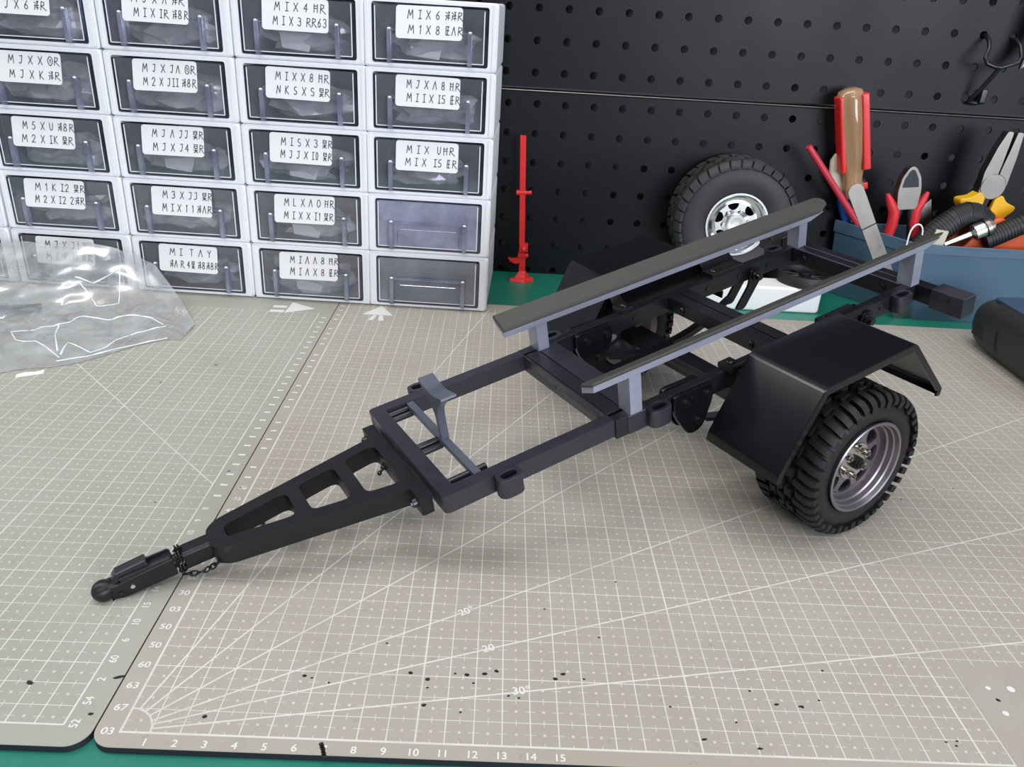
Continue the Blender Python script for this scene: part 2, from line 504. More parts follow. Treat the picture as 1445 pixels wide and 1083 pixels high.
a.f([a.v(p) for p in ((-4.6, 42.25, .004), (-4.7, 39.8, .004), (-2.5, 41.05, .004))])
a.box(-5.9, -4.8, 40.9, 41.4, 0, .004).box(-5.9, -4.8, 39.9, 40.4, 0, .004)
for k in range(14, 40): a.box(-1.62, -1.25, k + 0.2 - 0.07, k + 0.2 + 0.07, 0.0, 0.004)
a.build('marking', 'print', matL, smooth=False)

def blots(pts, parent):
    m = MB()
    for x, y, r, el in pts:
        a0 = random.uniform(-0.4, 0.4)
        P = []
        for k in range(12):
            t = k * PI / 6
            q = r * random.uniform(0.8, 1.15)
            u, v = q * el * math.cos(t), q * math.sin(t)
            P.append((x + u * math.cos(a0) - v * math.sin(a0), y + u * math.sin(a0) + v * math.cos(a0)))
        m.prism(P, XY, 0.0, 0.006)
    return m.build('marking', 'ink', parent, smooth=False)
big = [(5.59, 2.77), (2.6, .75), (9.5, 3.12), (10.18, 2.84), (11.64, 3.14), (12.31, 3.22), (12.76, 3.38), (15.31, 3.36), (15.01, 3.11), (10.15, 1.62), (32.04, 2.94)]
small = [(5.88, 2.69), (6.55, 2.49), (11.19, 3.17), (16.1, 3.15), (13.22, 2.2), (13.6, 2.12), (14.74, 6.95), (10.21, 2.44), (11.49, 1.37), (11.9, 2.74), (25.63, 4.09), (24.95, 2.57), (29.4, .95), (28.97, .89), (29.27, .74),
         (34.51, 16.8), (38.05, 18.13), (36.93, 17.99), (14.15, 25.76), (15.6, 22.92), (24.2, 2.2), (21.5, 1.4), (19.2, 2.0), (22.4, 2.9), (18.0, 8.9), (8.4, 4.6), (16.9, 5.4)]
mk = [(x, y, .075, 1.3) for x, y in big] + [(x, y, .04, 1.4) for x, y in small] + [(x + .05, y, .05, 2.2) for x, y in ((24.1, 2.25), (23.2, 2.3), (20.1, .6), (22.0, .3))]
mk += [(6.86 + .04 * k, -0.2 - .09 * k, .085, 1.0) for k in range(6)]
blots(mk, matR)
blots([(-4.08, 1.94, .09, 1.7), (-1.31, .68, .06, 1.6), (-1.05, 2.37, .07, 3.2), (-1.6, 16.5, .05, 1.5), (-4.2, 13.4, .04, 1.5), (-3.1, 9.2, .05, 2), (-6.6, 29.5, .06, 2), (-9.1, 26.5, .05, 2)], matL)

# ------------------------------------------------------------------ pegboard: two perforated steel panels
def peg_panel(x0, cols, zs, zlo, zhi, xlo, xhi, label):
    m = MB()
    p, r, yf = 2.532, 0.325, 54.5
    zs = sorted(zs)
    def plate_ring(cx, cz, xa, xb, za, zb):
        C, B = [], []
        for k in range(16):
            t = 2 * PI * (k + 0.5) / 16
            c, s_ = math.cos(t), math.sin(t)
            q = 1 / max(abs(c), abs(s_))
            ex, ez = c * q, s_ * q
            C.append(m.v((cx + r * c, yf, cz + r * s_)))
            B.append((cx + (ex * (xb - cx) if ex > 0 else ex * (cx - xa)), cz + (ez * (zb - cz) if ez > 0 else ez * (cz - za))))
        D = [m.v((cx + r * math.cos(2 * PI * (k + .5) / 16), yf + 0.16, cz + r * math.sin(2 * PI * (k + .5) / 16))) for k in range(16)]
        Bv = [m.v((b[0], yf, b[1])) for b in B]
        # corner points
        for k in range(16):
            k2 = (k + 1) % 16
            m.f([C[k], C[k2], Bv[k2], Bv[k]])
            m.f([C[k2], C[k], D[k], D[k2]])
            if k % 4 == 1:
                pass
        for k, (ex, ez) in ((1, (xb, zb)), (5, (xa, zb)), (9, (xa, za)), (13, (xb, za))):
            cv = m.v((ex, yf, ez))
            m.f([Bv[k], Bv[k + 1], cv])
    xs = [x0 + p * k for k in cols]
    ex = [xlo] + [(a_ + b_) / 2 for a_, b_ in zip(xs, xs[1:])] + [xhi]
    ez = [zlo] + [(a_ + b_) / 2 for a_, b_ in zip(zs, zs[1:])] + [zhi]
    for i, cx in enumerate(xs):
        for j, cz in enumerate(zs):
            plate_ring(cx, cz, ex[i], ex[i + 1], ez[j], ez[j + 1])
    # folded rim
    m.box(xlo, xhi, yf + 0.002, yf + 1.6, zhi - 0.12, zhi).box(xlo, xhi, yf + 0.002, yf + 1.6, zlo, zlo + 0.12)
    m.tube([(xlo, yf + 0.10, zhi - 0.08), (xhi, yf + 0.10, zhi - 0.08)], 0.13, 10)
    m.box(xlo, xlo + 0.12, yf + 0.002, yf + 1.6, zlo, zhi).box(xhi - 0.12, xhi, yf + 0.002, yf + 1.6, zlo, zhi)
    ob = m.build('pegboard', 'peg', sharp=30)
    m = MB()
    m.tube([(xlo, yf - 0.01, zhi - 0.03), (xhi, yf - 0.01, zhi - 0.03)], 0.055, 8)  # pale strip stands in for the highlight along the rounded top edge
    m.build('edge_highlight', 'toolsteel', ob)
    return tag(ob, label, 'pegboard', 'black pegboard panels')
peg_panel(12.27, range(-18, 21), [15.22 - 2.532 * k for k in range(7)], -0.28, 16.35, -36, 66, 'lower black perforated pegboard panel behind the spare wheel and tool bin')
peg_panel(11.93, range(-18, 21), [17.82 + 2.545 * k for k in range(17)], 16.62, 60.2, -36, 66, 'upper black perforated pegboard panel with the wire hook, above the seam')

# wire hook with the blade hanging from it
hk = empty('pegboard_hook', (53.4, 53.5, 17.9))
tag(hk, 'black wire double hook pegged into the upper pegboard panel', 'hook')
m = MB()
B_ = (-53.4, -53.5, -17.9)
def hp(*P): return [tuple(a_ + b_ for a_, b_ in zip(p, B_)) for p in P]
m.tube(hp((52.62, 54.9, 22.85), (52.62, 54.3, 22.85), (52.55, 53.6, 22.5), (52.5, 53.1, 21.9), (52.15, 52.7, 21.2), (52.35, 52.5, 20.75), (53.0, 52.5, 20.55), (53.6, 52.5, 20.5), (54.3, 52.5, 20.75), (54.95, 52.5, 20.95), (55.15, 52.6, 21.4), (55.15, 53.2, 22.2), (55.05, 53.9, 22.7), (55.0, 54.9, 22.7)), 0.17, 10)
m.tube(hp((53.55, 52.55, 20.5), (53.3, 53.0, 19.6), (52.9, 53.5, 18.5), (52.55, 54.0, 17.75), (52.6, 54.2, 17.5), (53.2, 54.2, 17.45), (53.9, 54.2, 17.6), (54.0, 54.9, 17.8)), 0.19, 10)
m.build('wire', 'metalblk', hk)
MB().box(-0.05, 0.5, 0.25, 0.95, -0.4, 0.75).build('clip', 'metalblk', hk, bevel=0.1)

bl = empty('utility_blade', (55.6, 52.6, 22.5))
tag(bl, 'pale steel blade with black edge hanging from the wire hook at upper right', 'blade')
m = MB()
m.prism([(-0.25, -2.0), (0.9, -0.8), (1.5, 0.6), (3.2, 5.5), (0.9, 5.5), (0.35, 1.5)], XZ, -0.06, 0.06)
m.build('blade', 'cream', bl, bevel=0.02)
m = MB(); m.prism([(-0.4, -2.0), (-0.25, -2.0), (0.35, 1.5), (0.9, 5.5), (0.55, 5.5), (0.05, 1.5)], XZ, -0.12, 0.12)
m.build('sheath', 'metalblk', bl, bevel=0.02)

# ------------------------------------------------------------------ handwriting strokes
def arc(cx, cy, rx, ry, a0, a1, n=8):
    return [(cx + rx * math.cos(math.radians(a0 + (a1 - a0) * k / n)), cy + ry * math.sin(math.radians(a0 + (a1 - a0) * k / n))) for k in range(n + 1)]
G = {
    'M': [[(0, 0), (.12, 1), (.36, .35), (.62, 1), (.74, 0)]],
    'N': [[(0, 0), (.1, 1), (.5, .1), (.6, 1)]],
    '1': [[(.2, .0), (.22, 1), (.08, .8)]],
    'I': [[(.2, 0), (.2, 1)], [(.02, 1), (.4, 1)], [(.02, 0), (.4, 0)]],
    'J': [[(.08, .95), (.42, 1), (.36, .2), (.2, 0), (.02, .12)]],
    '2': [arc(.25, .75, .22, .25, 170, -20) + [(.02, 0), (.5, .02)]],
    '3': [arc(.2, .76, .22, .24, 150, -80) + arc(.2, .26, .26, .27, 80, -150)],
    '4': [[(.35, 0), (.35, 1), (.0, .35), (.5, .35)]],
    '5': [[(.45, 1), (.1, 1), (.06, .6)] + arc(.2, .3, .25, .3, 100, -140)],
    '6': [[(.4, 1), (.1, .5)] + arc(.26, .28, .2, .27, 170, -190)],
    '8': [arc(.24, .75, .18, .25, 270, -90) + arc(.24, .25, .23, .25, 90, 450)],
    'O': [arc(.3, .5, .28, .5, 90, 450, 12)],
    '0': [arc(.22, .5, .18, .5, 90, 450, 10)],
    'X': [[(0, 1), (.55, 0)], [(.55, 1), (0, 0)]],
    'Y': [[(0, 1), (.28, .5), (.55, 1)], [(.28, .5), (.28, 0)]],
    'K': [[(.05, 0), (.05, 1)], [(.5, 1), (.08, .5), (.55, 0)]],
    'A': [[(0, 0), (.28, 1), (.55, 0)]],
    'T': [[(0, 1), (.5, 1)], [(.25, 1), (.25, 0)]],
    'U': [[(.02, 1), (.05, .2), (.25, 0), (.45, .2), (.48, 1)]],
    'L': [[(.05, 1), (.05, 0), (.45, 0)]],
    'S': [arc(.25, .75, .2, .24, 40, 250) + arc(.25, .26, .22, .26, 70, -140)],
    'R': [[(.05, 0), (.1, 1), (.5, .9), (.48, .6), (.12, .5), (.75, -.08)]],
    'H': [[(.05, 0), (.05, 1)], [(.5, 0), (.5, 1)], [(.05, .5), (.5, .5)], [(.05, .8), (.5, .8)]],
    'E': [[(.08, 0), (.08, 1), (.5, 1)], [(.08, .5), (.5, .5)], [(.08, 0), (.55, .02)], [(.3, 1.05), (.3, -.05)]],
    'Q': [arc(.35, .5, .33, .55, 90, 450, 14), [(.25, .75), (.42, .6), (.3, .45), (.4, .25)]],
    '#': [[(.05, 1), (.55, 1), (.55, .55), (.05, .55), (.05, 1)], [(.0, .3), (.6, .3)], [(.3, .55), (.3, 0)], [(.3, .28), (.02, -.05)], [(.3, .28), (.62, -.05)], [(.05, .78), (.55, .78)]],
    '%': [[(0, .9), (.25, .75)], [(.02, .5), (.22, .55), (.05, 0)], [(.32, 1), (.55, 1), (.35, .5), (.6, .55)], [(.45, .9), (.45, 0)], [(.28, .25), (.65, .25)]],
    '&': [[(.1, 1), (.1, 0)], [(0, .7), (.22, .75)], [(.35, .9), (.6, .9)], [(.35, .6), (.62, .6), (.35, .1)], [(.45, .55), (.65, 0)]],
    ' ': [], }
ADV = {' ': .45, 'M': 1.0, '1': .55, 'I': .62}

ROWS = {   # column -> rows from the top
    1: [('M I X 8 #R', 'M J X 6 %R'), ('M J X X QR', 'M J X K %R'), ('M 5 X U %8R', 'M 2 X IK #R'), ('M 1 K I2 #R', 'M 2 X I2 2%R'), ('M J X J1 #R', 'M I X 11 %R')],
    2: [('M J X A %R', 'M I X IR %8R'), ('M J X JA QR', 'M 2 X JII %8R'), ('M J A JJ #R', 'M J X J4 #R'), ('M 3 X JJ #R', 'M I X 1 1 %AR'), ('M I  T A Y', '%A R 4# %8%8R')],
    3: [('M I X 4 HR', 'M I X 3 RR63'), ('M I X X 8 HR', 'N K S X S #R'), ('M I S X 3 #R', 'M J J X I0 #R'), ('M L X A O HR', 'M I X X I1 #R'), ('M I A A 8 HR', 'M I A X 8 ER')],
    4: [('M I X 6 %%R', 'M 1 X 8 EAR'), ('M J X A 8 HR', 'M I I X I5 ER'), ('M I X  UHR', 'M I X  I5 ER'), None, None],
    0: [None] * 5}
ORD = ['top', 'second', 'third', 'fourth', 'bottom']
COLN = {1: 'first full stack, behind the big bag', 2: 'second full stack', 3: 'third full stack, behind the right-pointing arrow', 4: 'last stack, beside the pegboard'}

def drawer_unit(c, r, yaw, base):
    P, H = 9.72, 4.608
    W = 8.35
    root = empty('drawer_unit', base, (0, 0, yaw))
    txt = ROWS[c][r]
    if c == 0: lab = 'sliver of a white drawer unit, %s in the barely visible stack at the far left' % ORD[r]
    elif txt: lab = 'clear-fronted drawer with handwritten label, %s in the %s' % (ORD[r], COLN[c])
    else: lab = 'empty unlabelled clear drawer, %s in the %s' % (ORD[r], COLN[c])
    tag(root, lab, 'drawer', 'small parts drawers')
    hw, d = P / 2 - 0.03, 10.6
    zt = H - 0.02
    # housing: tube with rounded mouth
    m = MB()
    out = rrect(-hw, hw, 0.0, zt, 0.25, 4)
    lip = rrect(-hw + .12, hw - .12, 0.12, zt - .1, 0.3, 4)
    inn = rrect(-W / 2, W / 2, 0.30, 4.28, 0.18, 4)
    m.loft([[(u, d, v) for u, v in out], [(u, 0.25, v) for u, v in out], [(u, 0.12, v) for u, v in lip], [(u, 0.0, v) for u, v in lip], [(u, 0.0, v) for u, v in inn], [(u, d - 0.2, v) for u, v in inn]])
    # raised moulding each side of the mouth
    for sx in (-1, 1):
        m.box(sx * (W / 2 + .38) - .10, sx * (W / 2 + .38) + .10, -0.07, 0.0, 0.15, zt - .12)
    m.build('housing', 'white', root, bevel=0.0, sharp=30)
    # clear drawer
    m = MB()
    g = 0.10
    x0, x1, z0, z1 = -W / 2 + g, W / 2 - g, 0.42, 4.12
    m.box(x0, x1, -0.02, 0.10, z0, z1)
    dr = m.build('drawer', 'drawer' if txt or c == 0 else ('drawermilk' if r == 3 else 'drawermilk2'), root, smooth=False)
    m = MB()
    m.box(x0 + .03, x0 + .10, 0.6, 9.5, z0, z1 - .05).box(x1 - .10, x1 - .03, 0.6, 9.5, z0, z1 - .05)
    m.box(x0 + .10, x1 - .10, 0.11, 9.4, z0, z0 + .08)
    m.build('tray', 'tray', dr, smooth=False)
    m = MB()
    m.box(x0 - .05, x0 + .09, -0.06, 0.55, z0 - .05, z1).box(x1 - .16, x1 + .05, -0.06, 0.55, z0 - .05, z1)
    m.box(x0 + .09, x1 - .16, -0.06, 0.09, z0 - .05, z0 + .07)
    m.build('front_edge_shade', 'edgeshade', dr, smooth=False)  # dark strips stand in for the shadow gap and edge refraction
    m = MB()
    bx0, bx1, bz0, bz1 = x0 + .13, x1 - .22, z0 + .12, z1 - .10
    m.box(bx0 - .035, bx0 + .035, -.05, -.01, bz0, bz1).box(bx1 - .035, bx1 + .035, -.05, -.01, bz0, bz1).box(bx0, bx1, -.05, -.01, bz0 - .03, bz0 + .03)
    m.build('front_highlight', 'white', dr, smooth=False)  # white strips stand in for the refraction highlight inside the outline
    # handle: two ribs, a ledge and a rounded lower outline
    for sx in (-1, 1):
        m = MB()
        cx = sx * W * 0.345
        pr = [(0.0 - .03, z0 - .05), (-0.42, z0 - .05), (-0.50, z0 + .3), (-0.50, z0 + 1.95), (-0.44, z0 + 2.15), (-0.30, z0 + 2.22), (-0.03, z0 + 2.22)]
        m.prism(pr, YZ, cx - .16, cx + .16)
        m.build('handle_rib', 'rib', dr, bevel=0.03, sharp=60)
        m = MB(); m.ball((cx, -0.44, z0 + 2.18), 0.10, 10, 8, 1.3, 1.0, 0.8)
        m.build('rib_tip', 'white', dr)
    m = MB()
    m.box(-W * .345 + .13, W * .345 - .13, -0.46 if not txt else -.24, -0.03, z0 + 2.06, z0 + 2.14)
    if not txt:
        pts = [(-W * .29, -0.05, z0 + .35), (-W * .29, -0.05, z0 + 1.35), (-W * .27, -0.05, z0 + 1.5), (W * .27, -0.05, z0 + 1.5), (W * .29, -0.05, z0 + 1.35), (W * .29, -0.05, z0 + .35)]
        m.tube(pts, 0.035, 6)
    m.build('handle_ledge', 'rib', dr, smooth=False)
    if txt:
        # label card leaning from the top edge of the drawer out over the ledge
        lw = W * 0.565
        pt, pb = Vector((0, -0.12, z1 + .03)), Vector((0, -0.50, z0 + 1.60))
        dv = (pt - pb); L = dv.length; dv.normalize()
        nrm = Vector((0, -1, 0)); nrm = (nrm - dv * nrm.dot(dv)).normalized()
        lx = -0.05 * W + (c - 2) * 0.1 + random.uniform(-.12, .12)
        tilt = random.uniform(-.012, .012)
        def LP(u, v, wl=0): return Vector((lx, 0, 0)) + Vector((u, 0, tilt * u)) + pb + dv * v + nrm * wl
        m = MB()
        poly = rrect(-lw / 2 + .2, lw / 2 + .2, 0, L, 0.22, 4)
        m.loft([[LP(u, v, -0.02) for u, v in poly], [LP(u, v, 0.02) for u, v in poly]])
        lb = m.build('label', 'label', dr, smooth=False)
        m = MB()
        for li, line in enumerate(txt):
            h = L * 0.25
            wtot = sum(ADV.get(ch, .85) for ch in line) * h
            k = min(1.0, lw * 0.84 / wtot)
            x = -lw * 0.35 + random.uniform(0, .2)
            y0_ = L * (0.60 - 0.44 * li) + random.uniform(-.03, .03)
            for ch in line:
                for st in G[ch]:
                    jit = lambda: random.uniform(-.03, .03) * h
                    pts = [LP(.2 + x + u * h * .95 * k + v * .04 * h + jit(), y0_ + v * h + jit(), 0.025) for u, v in st]
                    m.ribbon(pts, 0.06, nrm)
                x += ADV.get(ch, .85) * h * k
        m.build('handwriting', 'pen', lb, smooth=False)
    return root

def crumple(name, cx, cy, cz, sx, sy, sz, seed, mat, parent=None, sub=3, amp=0.28):
    bm = bmesh.new()
    bmesh.ops.create_icosphere(bm, subdivisions=sub, radius=1.0)
    for v in bm.verts:
        n = v.co.normalized()
        k = noise.noise(n * 1.6 + Vector((seed, 0, 0))) * amp * 1.6 + abs(noise.noise(n * 3.7 + Vector((0, seed, 0)))) * amp * 1.3 - abs(noise.noise(n * 7.5 + Vector((0, 0, seed)))) * amp * .7
        q = n * (1 + k)
        q.z = max(q.z, -0.82)
        v.co = Vector((cx + q.x * sx, cy + q.y * sy, cz + q.z * sz)) * U
    me = bpy.data.meshes.new(name)
    bm.to_mesh(me); bm.free()
    for p in me.polygons: p.use_smooth = True
    me.set_sharp_from_angle(angle=math.radians(22))
    me.materials.append(M[mat])
    ob = bpy.data.objects.new(name, me)
    COL.objects.link(ob)
    if parent: ob.parent = parent
    return ob

yaw = -0.0332
X4 = 2.54 + 4.0
for c in range(5):
    for r in range(5):
        if c == 0 and r < 3: continue
        dxc = {0: -32.4, 1: -22.5, 2: -12.75, 3: -3.05, 4: 6.42}[c]
        off = dxc - (-16.9)
        bx = -16.9 + off * math.cos(yaw)
        by = 43.17 + off * math.sin(yaw)
        bz = (4 - r) * 4.608
        drawer_unit(c, r, yaw, (bx, by, bz))
        if ROWS[c][r]:
            seed = c * 7.3 + r * 3.1
            lc = math.cos(yaw); ls_ = math.sin(yaw)
            b = empty('screw_bag', (bx - 0.75 * ls_, by + 0.75 * lc, bz + 0.55), (0, 0, yaw))
            nm = ROWS[c][r][0].strip()
            tag(b, 'bag of dark screws inside the %s drawer, %s' % (ORD[r], COLN[c]), 'bag', 'screw bags in the drawers')
            rr = random.Random(int(seed * 10))
            crumple('film', rr.uniform(-.4, .4), 0.9, 1.15, 3.0 + rr.uniform(-.3, .3), 1.15, 1.25 + rr.uniform(-.1, .25), seed, 'bagfilm', b, 3, .34)
            crumple('screws', rr.uniform(-.8, .8), 1.25, 0.8, 1.9, 0.7, 0.62, seed + 50, 'screws', b, 3, 0.5)
            if (c, r) in ((3, 0), (3, 3), (2, 2), (3, 2), (3, 4), (4, 0)):
                m = MB()
                m.hexa([(-1.4, -0.15, .3), (.5, -.25, .1), (.6, -.2, .1), (-1.3, -.1, .3), (-1.6, .0, 1.5), (.9, -.1, 1.3), (.9, -.05, 1.3), (-1.6, .05, 1.5)])
                m.build('paper_slip', 'paper', b, smooth=False)

# ------------------------------------------------------------------ wheel builder (axis along local z, outer face +z)
def ring_prism(m, sec, a0, a1, skew=0.0):
    m.loft([[(r * math.cos(a_ + skew * z), r * math.sin(a_ + skew * z), z) for r, z in sec] for a_ in (a0, (a0 + a1) / 2, a1)])

def tyre_mesh(R, rb, hw, n, style):
    m = MB()
    gd = 0.30 * R / 3.9                      # tread depth
    Rc = R - gd
    prof = [(rb - .15, -hw * .80), (rb, -hw * .86), (rb + .18, -hw * .97), (rb + (Rc - rb) * .5, -hw * 1.03), (Rc - .42, -hw * 1.0), (Rc - .12, -hw * .90), (Rc, -hw * .72), (Rc + .03, 0),
            (Rc, hw * .72), (Rc - .12, hw * .90), (Rc - .42, hw * 1.0), (rb + (Rc - rb) * .5, hw * 1.03), (rb + .18, hw * .97), (rb, hw * .86), (rb - .15, hw * .80)]
    m.lathe(prof, 96, closed=True)
    t = MB()
    p = 2 * PI / n
    for k in range(n):
        for sd in (-1, 1):
            a = k * p + (p * .5 if sd < 0 else 0)
            long_ = (k % 2 == 0)
            zi = hw * (.42 if long_ else .52)
            if style == 'mud':
                lo = R * (.835 if long_ else .87)
                sec = [(Rc - .1, zi), (R - .02, zi + .04), (R, hw * .86), (R - .10, hw * .99), (R * .93, hw * 1.075), (lo, hw * 1.07), (lo, hw * .96), (Rc - .15, hw * .80)]
                f = .30
            else:
                lo = R * .885
                sec = [(Rc - .1, zi), (R - .01, zi + .03), (R, hw * .80), (R - .16, hw * .94), (lo + .2, hw * 1.035), (lo, hw * 1.03), (lo, hw * .95), (Rc - .15, hw * .80)]
                f = .41
            sec = [(r, z * sd) for r, z in sec]
            ring_prism(t, sec, a - p * f, a + p * f, 0.05 * sd)
    # centre blocks
    for k in range(n):
        a = k * p
        for j, zc in enumerate((-.27, .0, .27) if style == 'mud' else (-.25, .0, .25)):
            aa = a + (p * .5 if j == 1 else (p * .16 * (j - 1)))
            z0, z1 = hw * (zc - .125), hw * (zc + .125)
            sec = [(Rc - .1, z0), (R, z0 + .03), (R, z1 - .03), (Rc - .1, z1)]
            ring_prism(t, sec, aa - p * .36, aa + p * .30, (0.16 if j != 1 else -0.16) * (1 if k % 2 else -1))
    return m, t

def trailer_wheel(parent, mtx):
    wh = empty('wheel', parent=parent, matrix=mtx)
    R, rb, hw = 3.87, 2.32, 1.72
    m, t = tyre_mesh(R, rb, hw, 42, 'mud')
    m.build('tyre', 'tyre', wh, sharp=50)
    t.build('tread', 'tyre', wh, sharp=30)
    m = MB()
    zo = hw * 1.02
    m.lathe([(2.30, zo - .22), (2.42, zo - .05), (2.44, zo + .05), (2.37, zo + .10), (2.29, zo + .06), (2.24, zo - .14), (2.17, zo - .19), (2.13, zo - .42), (2.05, zo - .48), (2.0, zo - .85), (1.95, -zo + .2), (2.3, -zo), (2.36, -zo + .1), (2.05, -zo + .4), (2.05, zo - 1.0)], 72, closed=True)
    # dished centre with eight D-shaped windows
    zd = .95
    ns = 8
    def zz(r): return zd + .06 + .10 * max(0, 1 - (r / 1.3) ** 2) - .06 * (r / 1.9)
    m.lathe([(2.02, zd + .0), (1.98, zd - .14), (1.82, zd - .14), (1.82, zz(1.82))], 64, closed=True)
    m.lathe([(1.08, zz(1.08)), (.9, zz(.9)), (.3, zz(.3)), (.3, zd - .14), (1.08, zd - .14)], 48, closed=True)
    for k in range(ns):
        a = 2 * PI * k / ns + .2
        P = []
        ro, ri = 1.84, 1.06
        for r, hwid in ((ro, .52), (1.70, .22), (1.45, .21), (1.2, .32), (ri, .52)):
            P.append((r, hwid * (.85 if r > 1.3 else .75)))
        topL = [(r * math.cos(a + h / r), r * math.sin(a + h / r), zz(r)) for r, h in P]
        topR = [(r * math.cos(a - h / r), r * math.sin(a - h / r), zz(r)) for r, h in P]
        for i in range(len(P) - 1):
            q = [topL[i], topR[i], topR[i + 1], topL[i + 1]]
            m.hexa([(x, y, zd - .13) for x, y, z in q] + q)
    m.build('rim', 'rim', wh, sharp=35)
    m = MB()
    m.lathe([(.0, zz(.3) + .02), (.62, zz(.5) + .06), (.98, zz(.9) + .07), (1.0, zz(.9) + .0), (.0, zz(.3))], 40)
    for k in range(6):
        a = 2 * PI * k / 6 + .3
        m.cyl((.74 * math.cos(a), .74 * math.sin(a), zz(.7)), (.74 * math.cos(a), .74 * math.sin(a), zz(.7) + .22), .20, .20, 16)
    m.build('hub_plate', 'steel', wh, sharp=35)
    for k in range(6):
        a = 2 * PI * k / 6 + .3
        m = MB()
        c = (.74 * math.cos(a), .74 * math.sin(a))
        m.cyl((*c, zz(.7) + .2), (*c, zz(.7) + .33), .13, .11, 6)
        m.build('lug_nut', 'toolsteel', wh, sharp=30)
    m = MB()
    m.cyl((0, 0, zd - .1), (0, 0, 1.40), .34, .32, 28).cyl((0, 0, 1.36), (0, 0, 1.50), .25, .25, 6).cyl((0, 0, 1.48), (0, 0, 1.58), .13, .12, 14)
    m.build('axle_stub', 'black', wh, bevel=.02, sharp=35)
    return wh

# ------------------------------------------------------------------ the trailer (local axes: s rearwards, t towards the camera side, h up)
S = Vector((0.84718745, 0.4924635, 0.19938185))
T = Vector((0.50274629, -0.86443332, -0.00109585))
Hh = Vector((-0.17181265, -0.10116687, 0.97992126))
R3 = Matrix((S, -T, Hh)).transposed()
org = Vector((7.95294791, 13.13341158, 3.77982512))
TR = empty('boat_trailer', matrix=Matrix.Translation(org * U) @ R3.to_4x4())
tag(TR, 'black scale-model boat trailer with two grey bunks, standing on the cutting mats', 'model trailer')
F = lambda: MB(True)
ST = lambda u, v, w_: (u, v, w_)            # s, t, h
SH = lambda u, v, w_: (u, w_, v)
TH = lambda u, v, w_: (w_, u, v)
def ring_plate(m, outer, holes_pairs, h0, h1):
    pass

# A-shaped drawbar with three windows
def drawbar():
    h0, h1 = -1.20, -0.27
    ow = lambda s: 1.03 + (s + 9.0) * (2.50 - 1.03) / 8.25
    iw = lambda s: ow(s) - .70
    m = F()
    # longitudinal sides as lofted prisms between stations, windows between cross webs
    wins = [(-8.50, -5.50), (-4.88, -3.08), (-2.46, -0.84)]
    rects = []
    ctr = 0.06
    outer = rpoly([(-9.25, ctr - .62), (-9.25, ctr + .62), (-8.75, ctr + ow(-8.75) + .02), (-.75, ctr + 2.50), (-.75, ctr - 2.50), (-8.75, ctr - ow(-8.75) - .02)], [.3, .3, .5, .05, .05, .5], 5)
    from mathutils.geometry import tessellate_polygon
    loops = [outer]
    for a_, b_ in wins:
        c = rpoly([(a_, ctr - iw(a_)), (a_, ctr + iw(a_)), (b_, ctr + iw(b_)), (b_, ctr - iw(b_))], [.22 if a_ < -8 else .35, .22 if a_ < -8 else .35, .5, .5], 5)
        loops.append(c)
    vv = [[Vector((p[0], p[1], 0)) for p in l] for l in loops]
    flat = [p for l in vv for p in l]
    tris = tessellate_polygon(vv)
    lo = [m.v((p.x, p.y, h0)) for p in flat]
    hi = [m.v((p.x, p.y, h1)) for p in flat]
    for t in tris:
        m.f([lo[i] for i in t]); m.f([hi[i] for i in t])
    k = 0
    for l in vv:
        n = len(l)
        for i in range(n):
            m.f([lo[k + i], lo[k + (i + 1) % n], hi[k + (i + 1) % n], hi[k + i]])
        k += n
    # flange bolted to the frame
    m.prism(rpoly([(-.78, -3.45), (-.16, -3.45), (-.16, 3.60), (-.78, 3.60)], .12, 3), ST, h0 + .02, h1 + .005)
    ob = m.build('drawbar', 'black', TR, bevel=0.04, sharp=40)
    for t in (-2.95, 3.05):
        b = F(); b.cyl((-.75, t, -.72), (-.98, t, -.72), .24, .22, 16).cyl((-.98, t, -.72), (-1.06, t, -.72), .13, .13, 6)
        b.build('bolt', 'bolt', ob, sharp=30)
drawbar()

# neck tube, ball coupling and safety chain
m = F()
m.prism([(u, v - .72) for u, v in rrect(-.42, .42, -.44, .44, .16, 4)], TH, -10.4, -8.9)
m.cyl((-10.9, 0, -.72), (-10.3, 0, -.72), .30, .30, 18)
m.build('neck_tube', 'black', TR, bevel=.03, sharp=35)
m = F()
def sec(s, hwid, hb, ht, r=.06): return [(s, u, v) for u, v in rrect(-hwid, hwid, hb, ht, r, 3)]
m.loft([sec(-10.8, .40, -1.16, -.28), sec(-11.8, .40, -1.18, -.32), sec(-12.9, .38, -1.20, -.40), sec(-13.25, .34, -1.15, -.50)])
cp = m.build('coupler', 'black', TR, bevel=.02, sharp=35)
m = F(); m.ball((-13.62, 0, -.68), .47, 28, 18, 1, 1, .98); m.cyl((-13.62, 0, -1.12), (-13.62, 0, -1.18), .40, .42, 28)
m.loft([sec(-13.4, .34, -1.14, -.36, .12), sec(-12.95, .38, -1.19, -.44, .1)])
m.build('ball_socket', 'black', cp, sharp=50)
m = F()
m.loft([sec(-13.15, .25, -.50, -.20), sec(-12.95, .26, -.42, .02), sec(-11.75, .26, -.32, .10), sec(-11.70, .26, -.32, -.1)])
m.build('latch', 'metalblk', cp, bevel=.03, sharp=35)
m = F(); m.box(-12.9, -10.85, .16, .34, -.40, -.20); m.box(-12.9, -10.85, -.34, -.28, -.4, -.18); m.build('latch_rail', 'metalblk', cp, bevel=.02)
m = F(); m.cyl((-12.55, .38, -.78), (-12.55, .44, -.78), .10, .09, 16); m.build('rivet', 'steel', cp, sharp=30)
m = F(); m.cyl((-13.05, .36, -.90), (-13.05, .42, -.90), .09, .08, 16); m.build('pivot_pin', 'bolt', cp, sharp=30)
m = F()
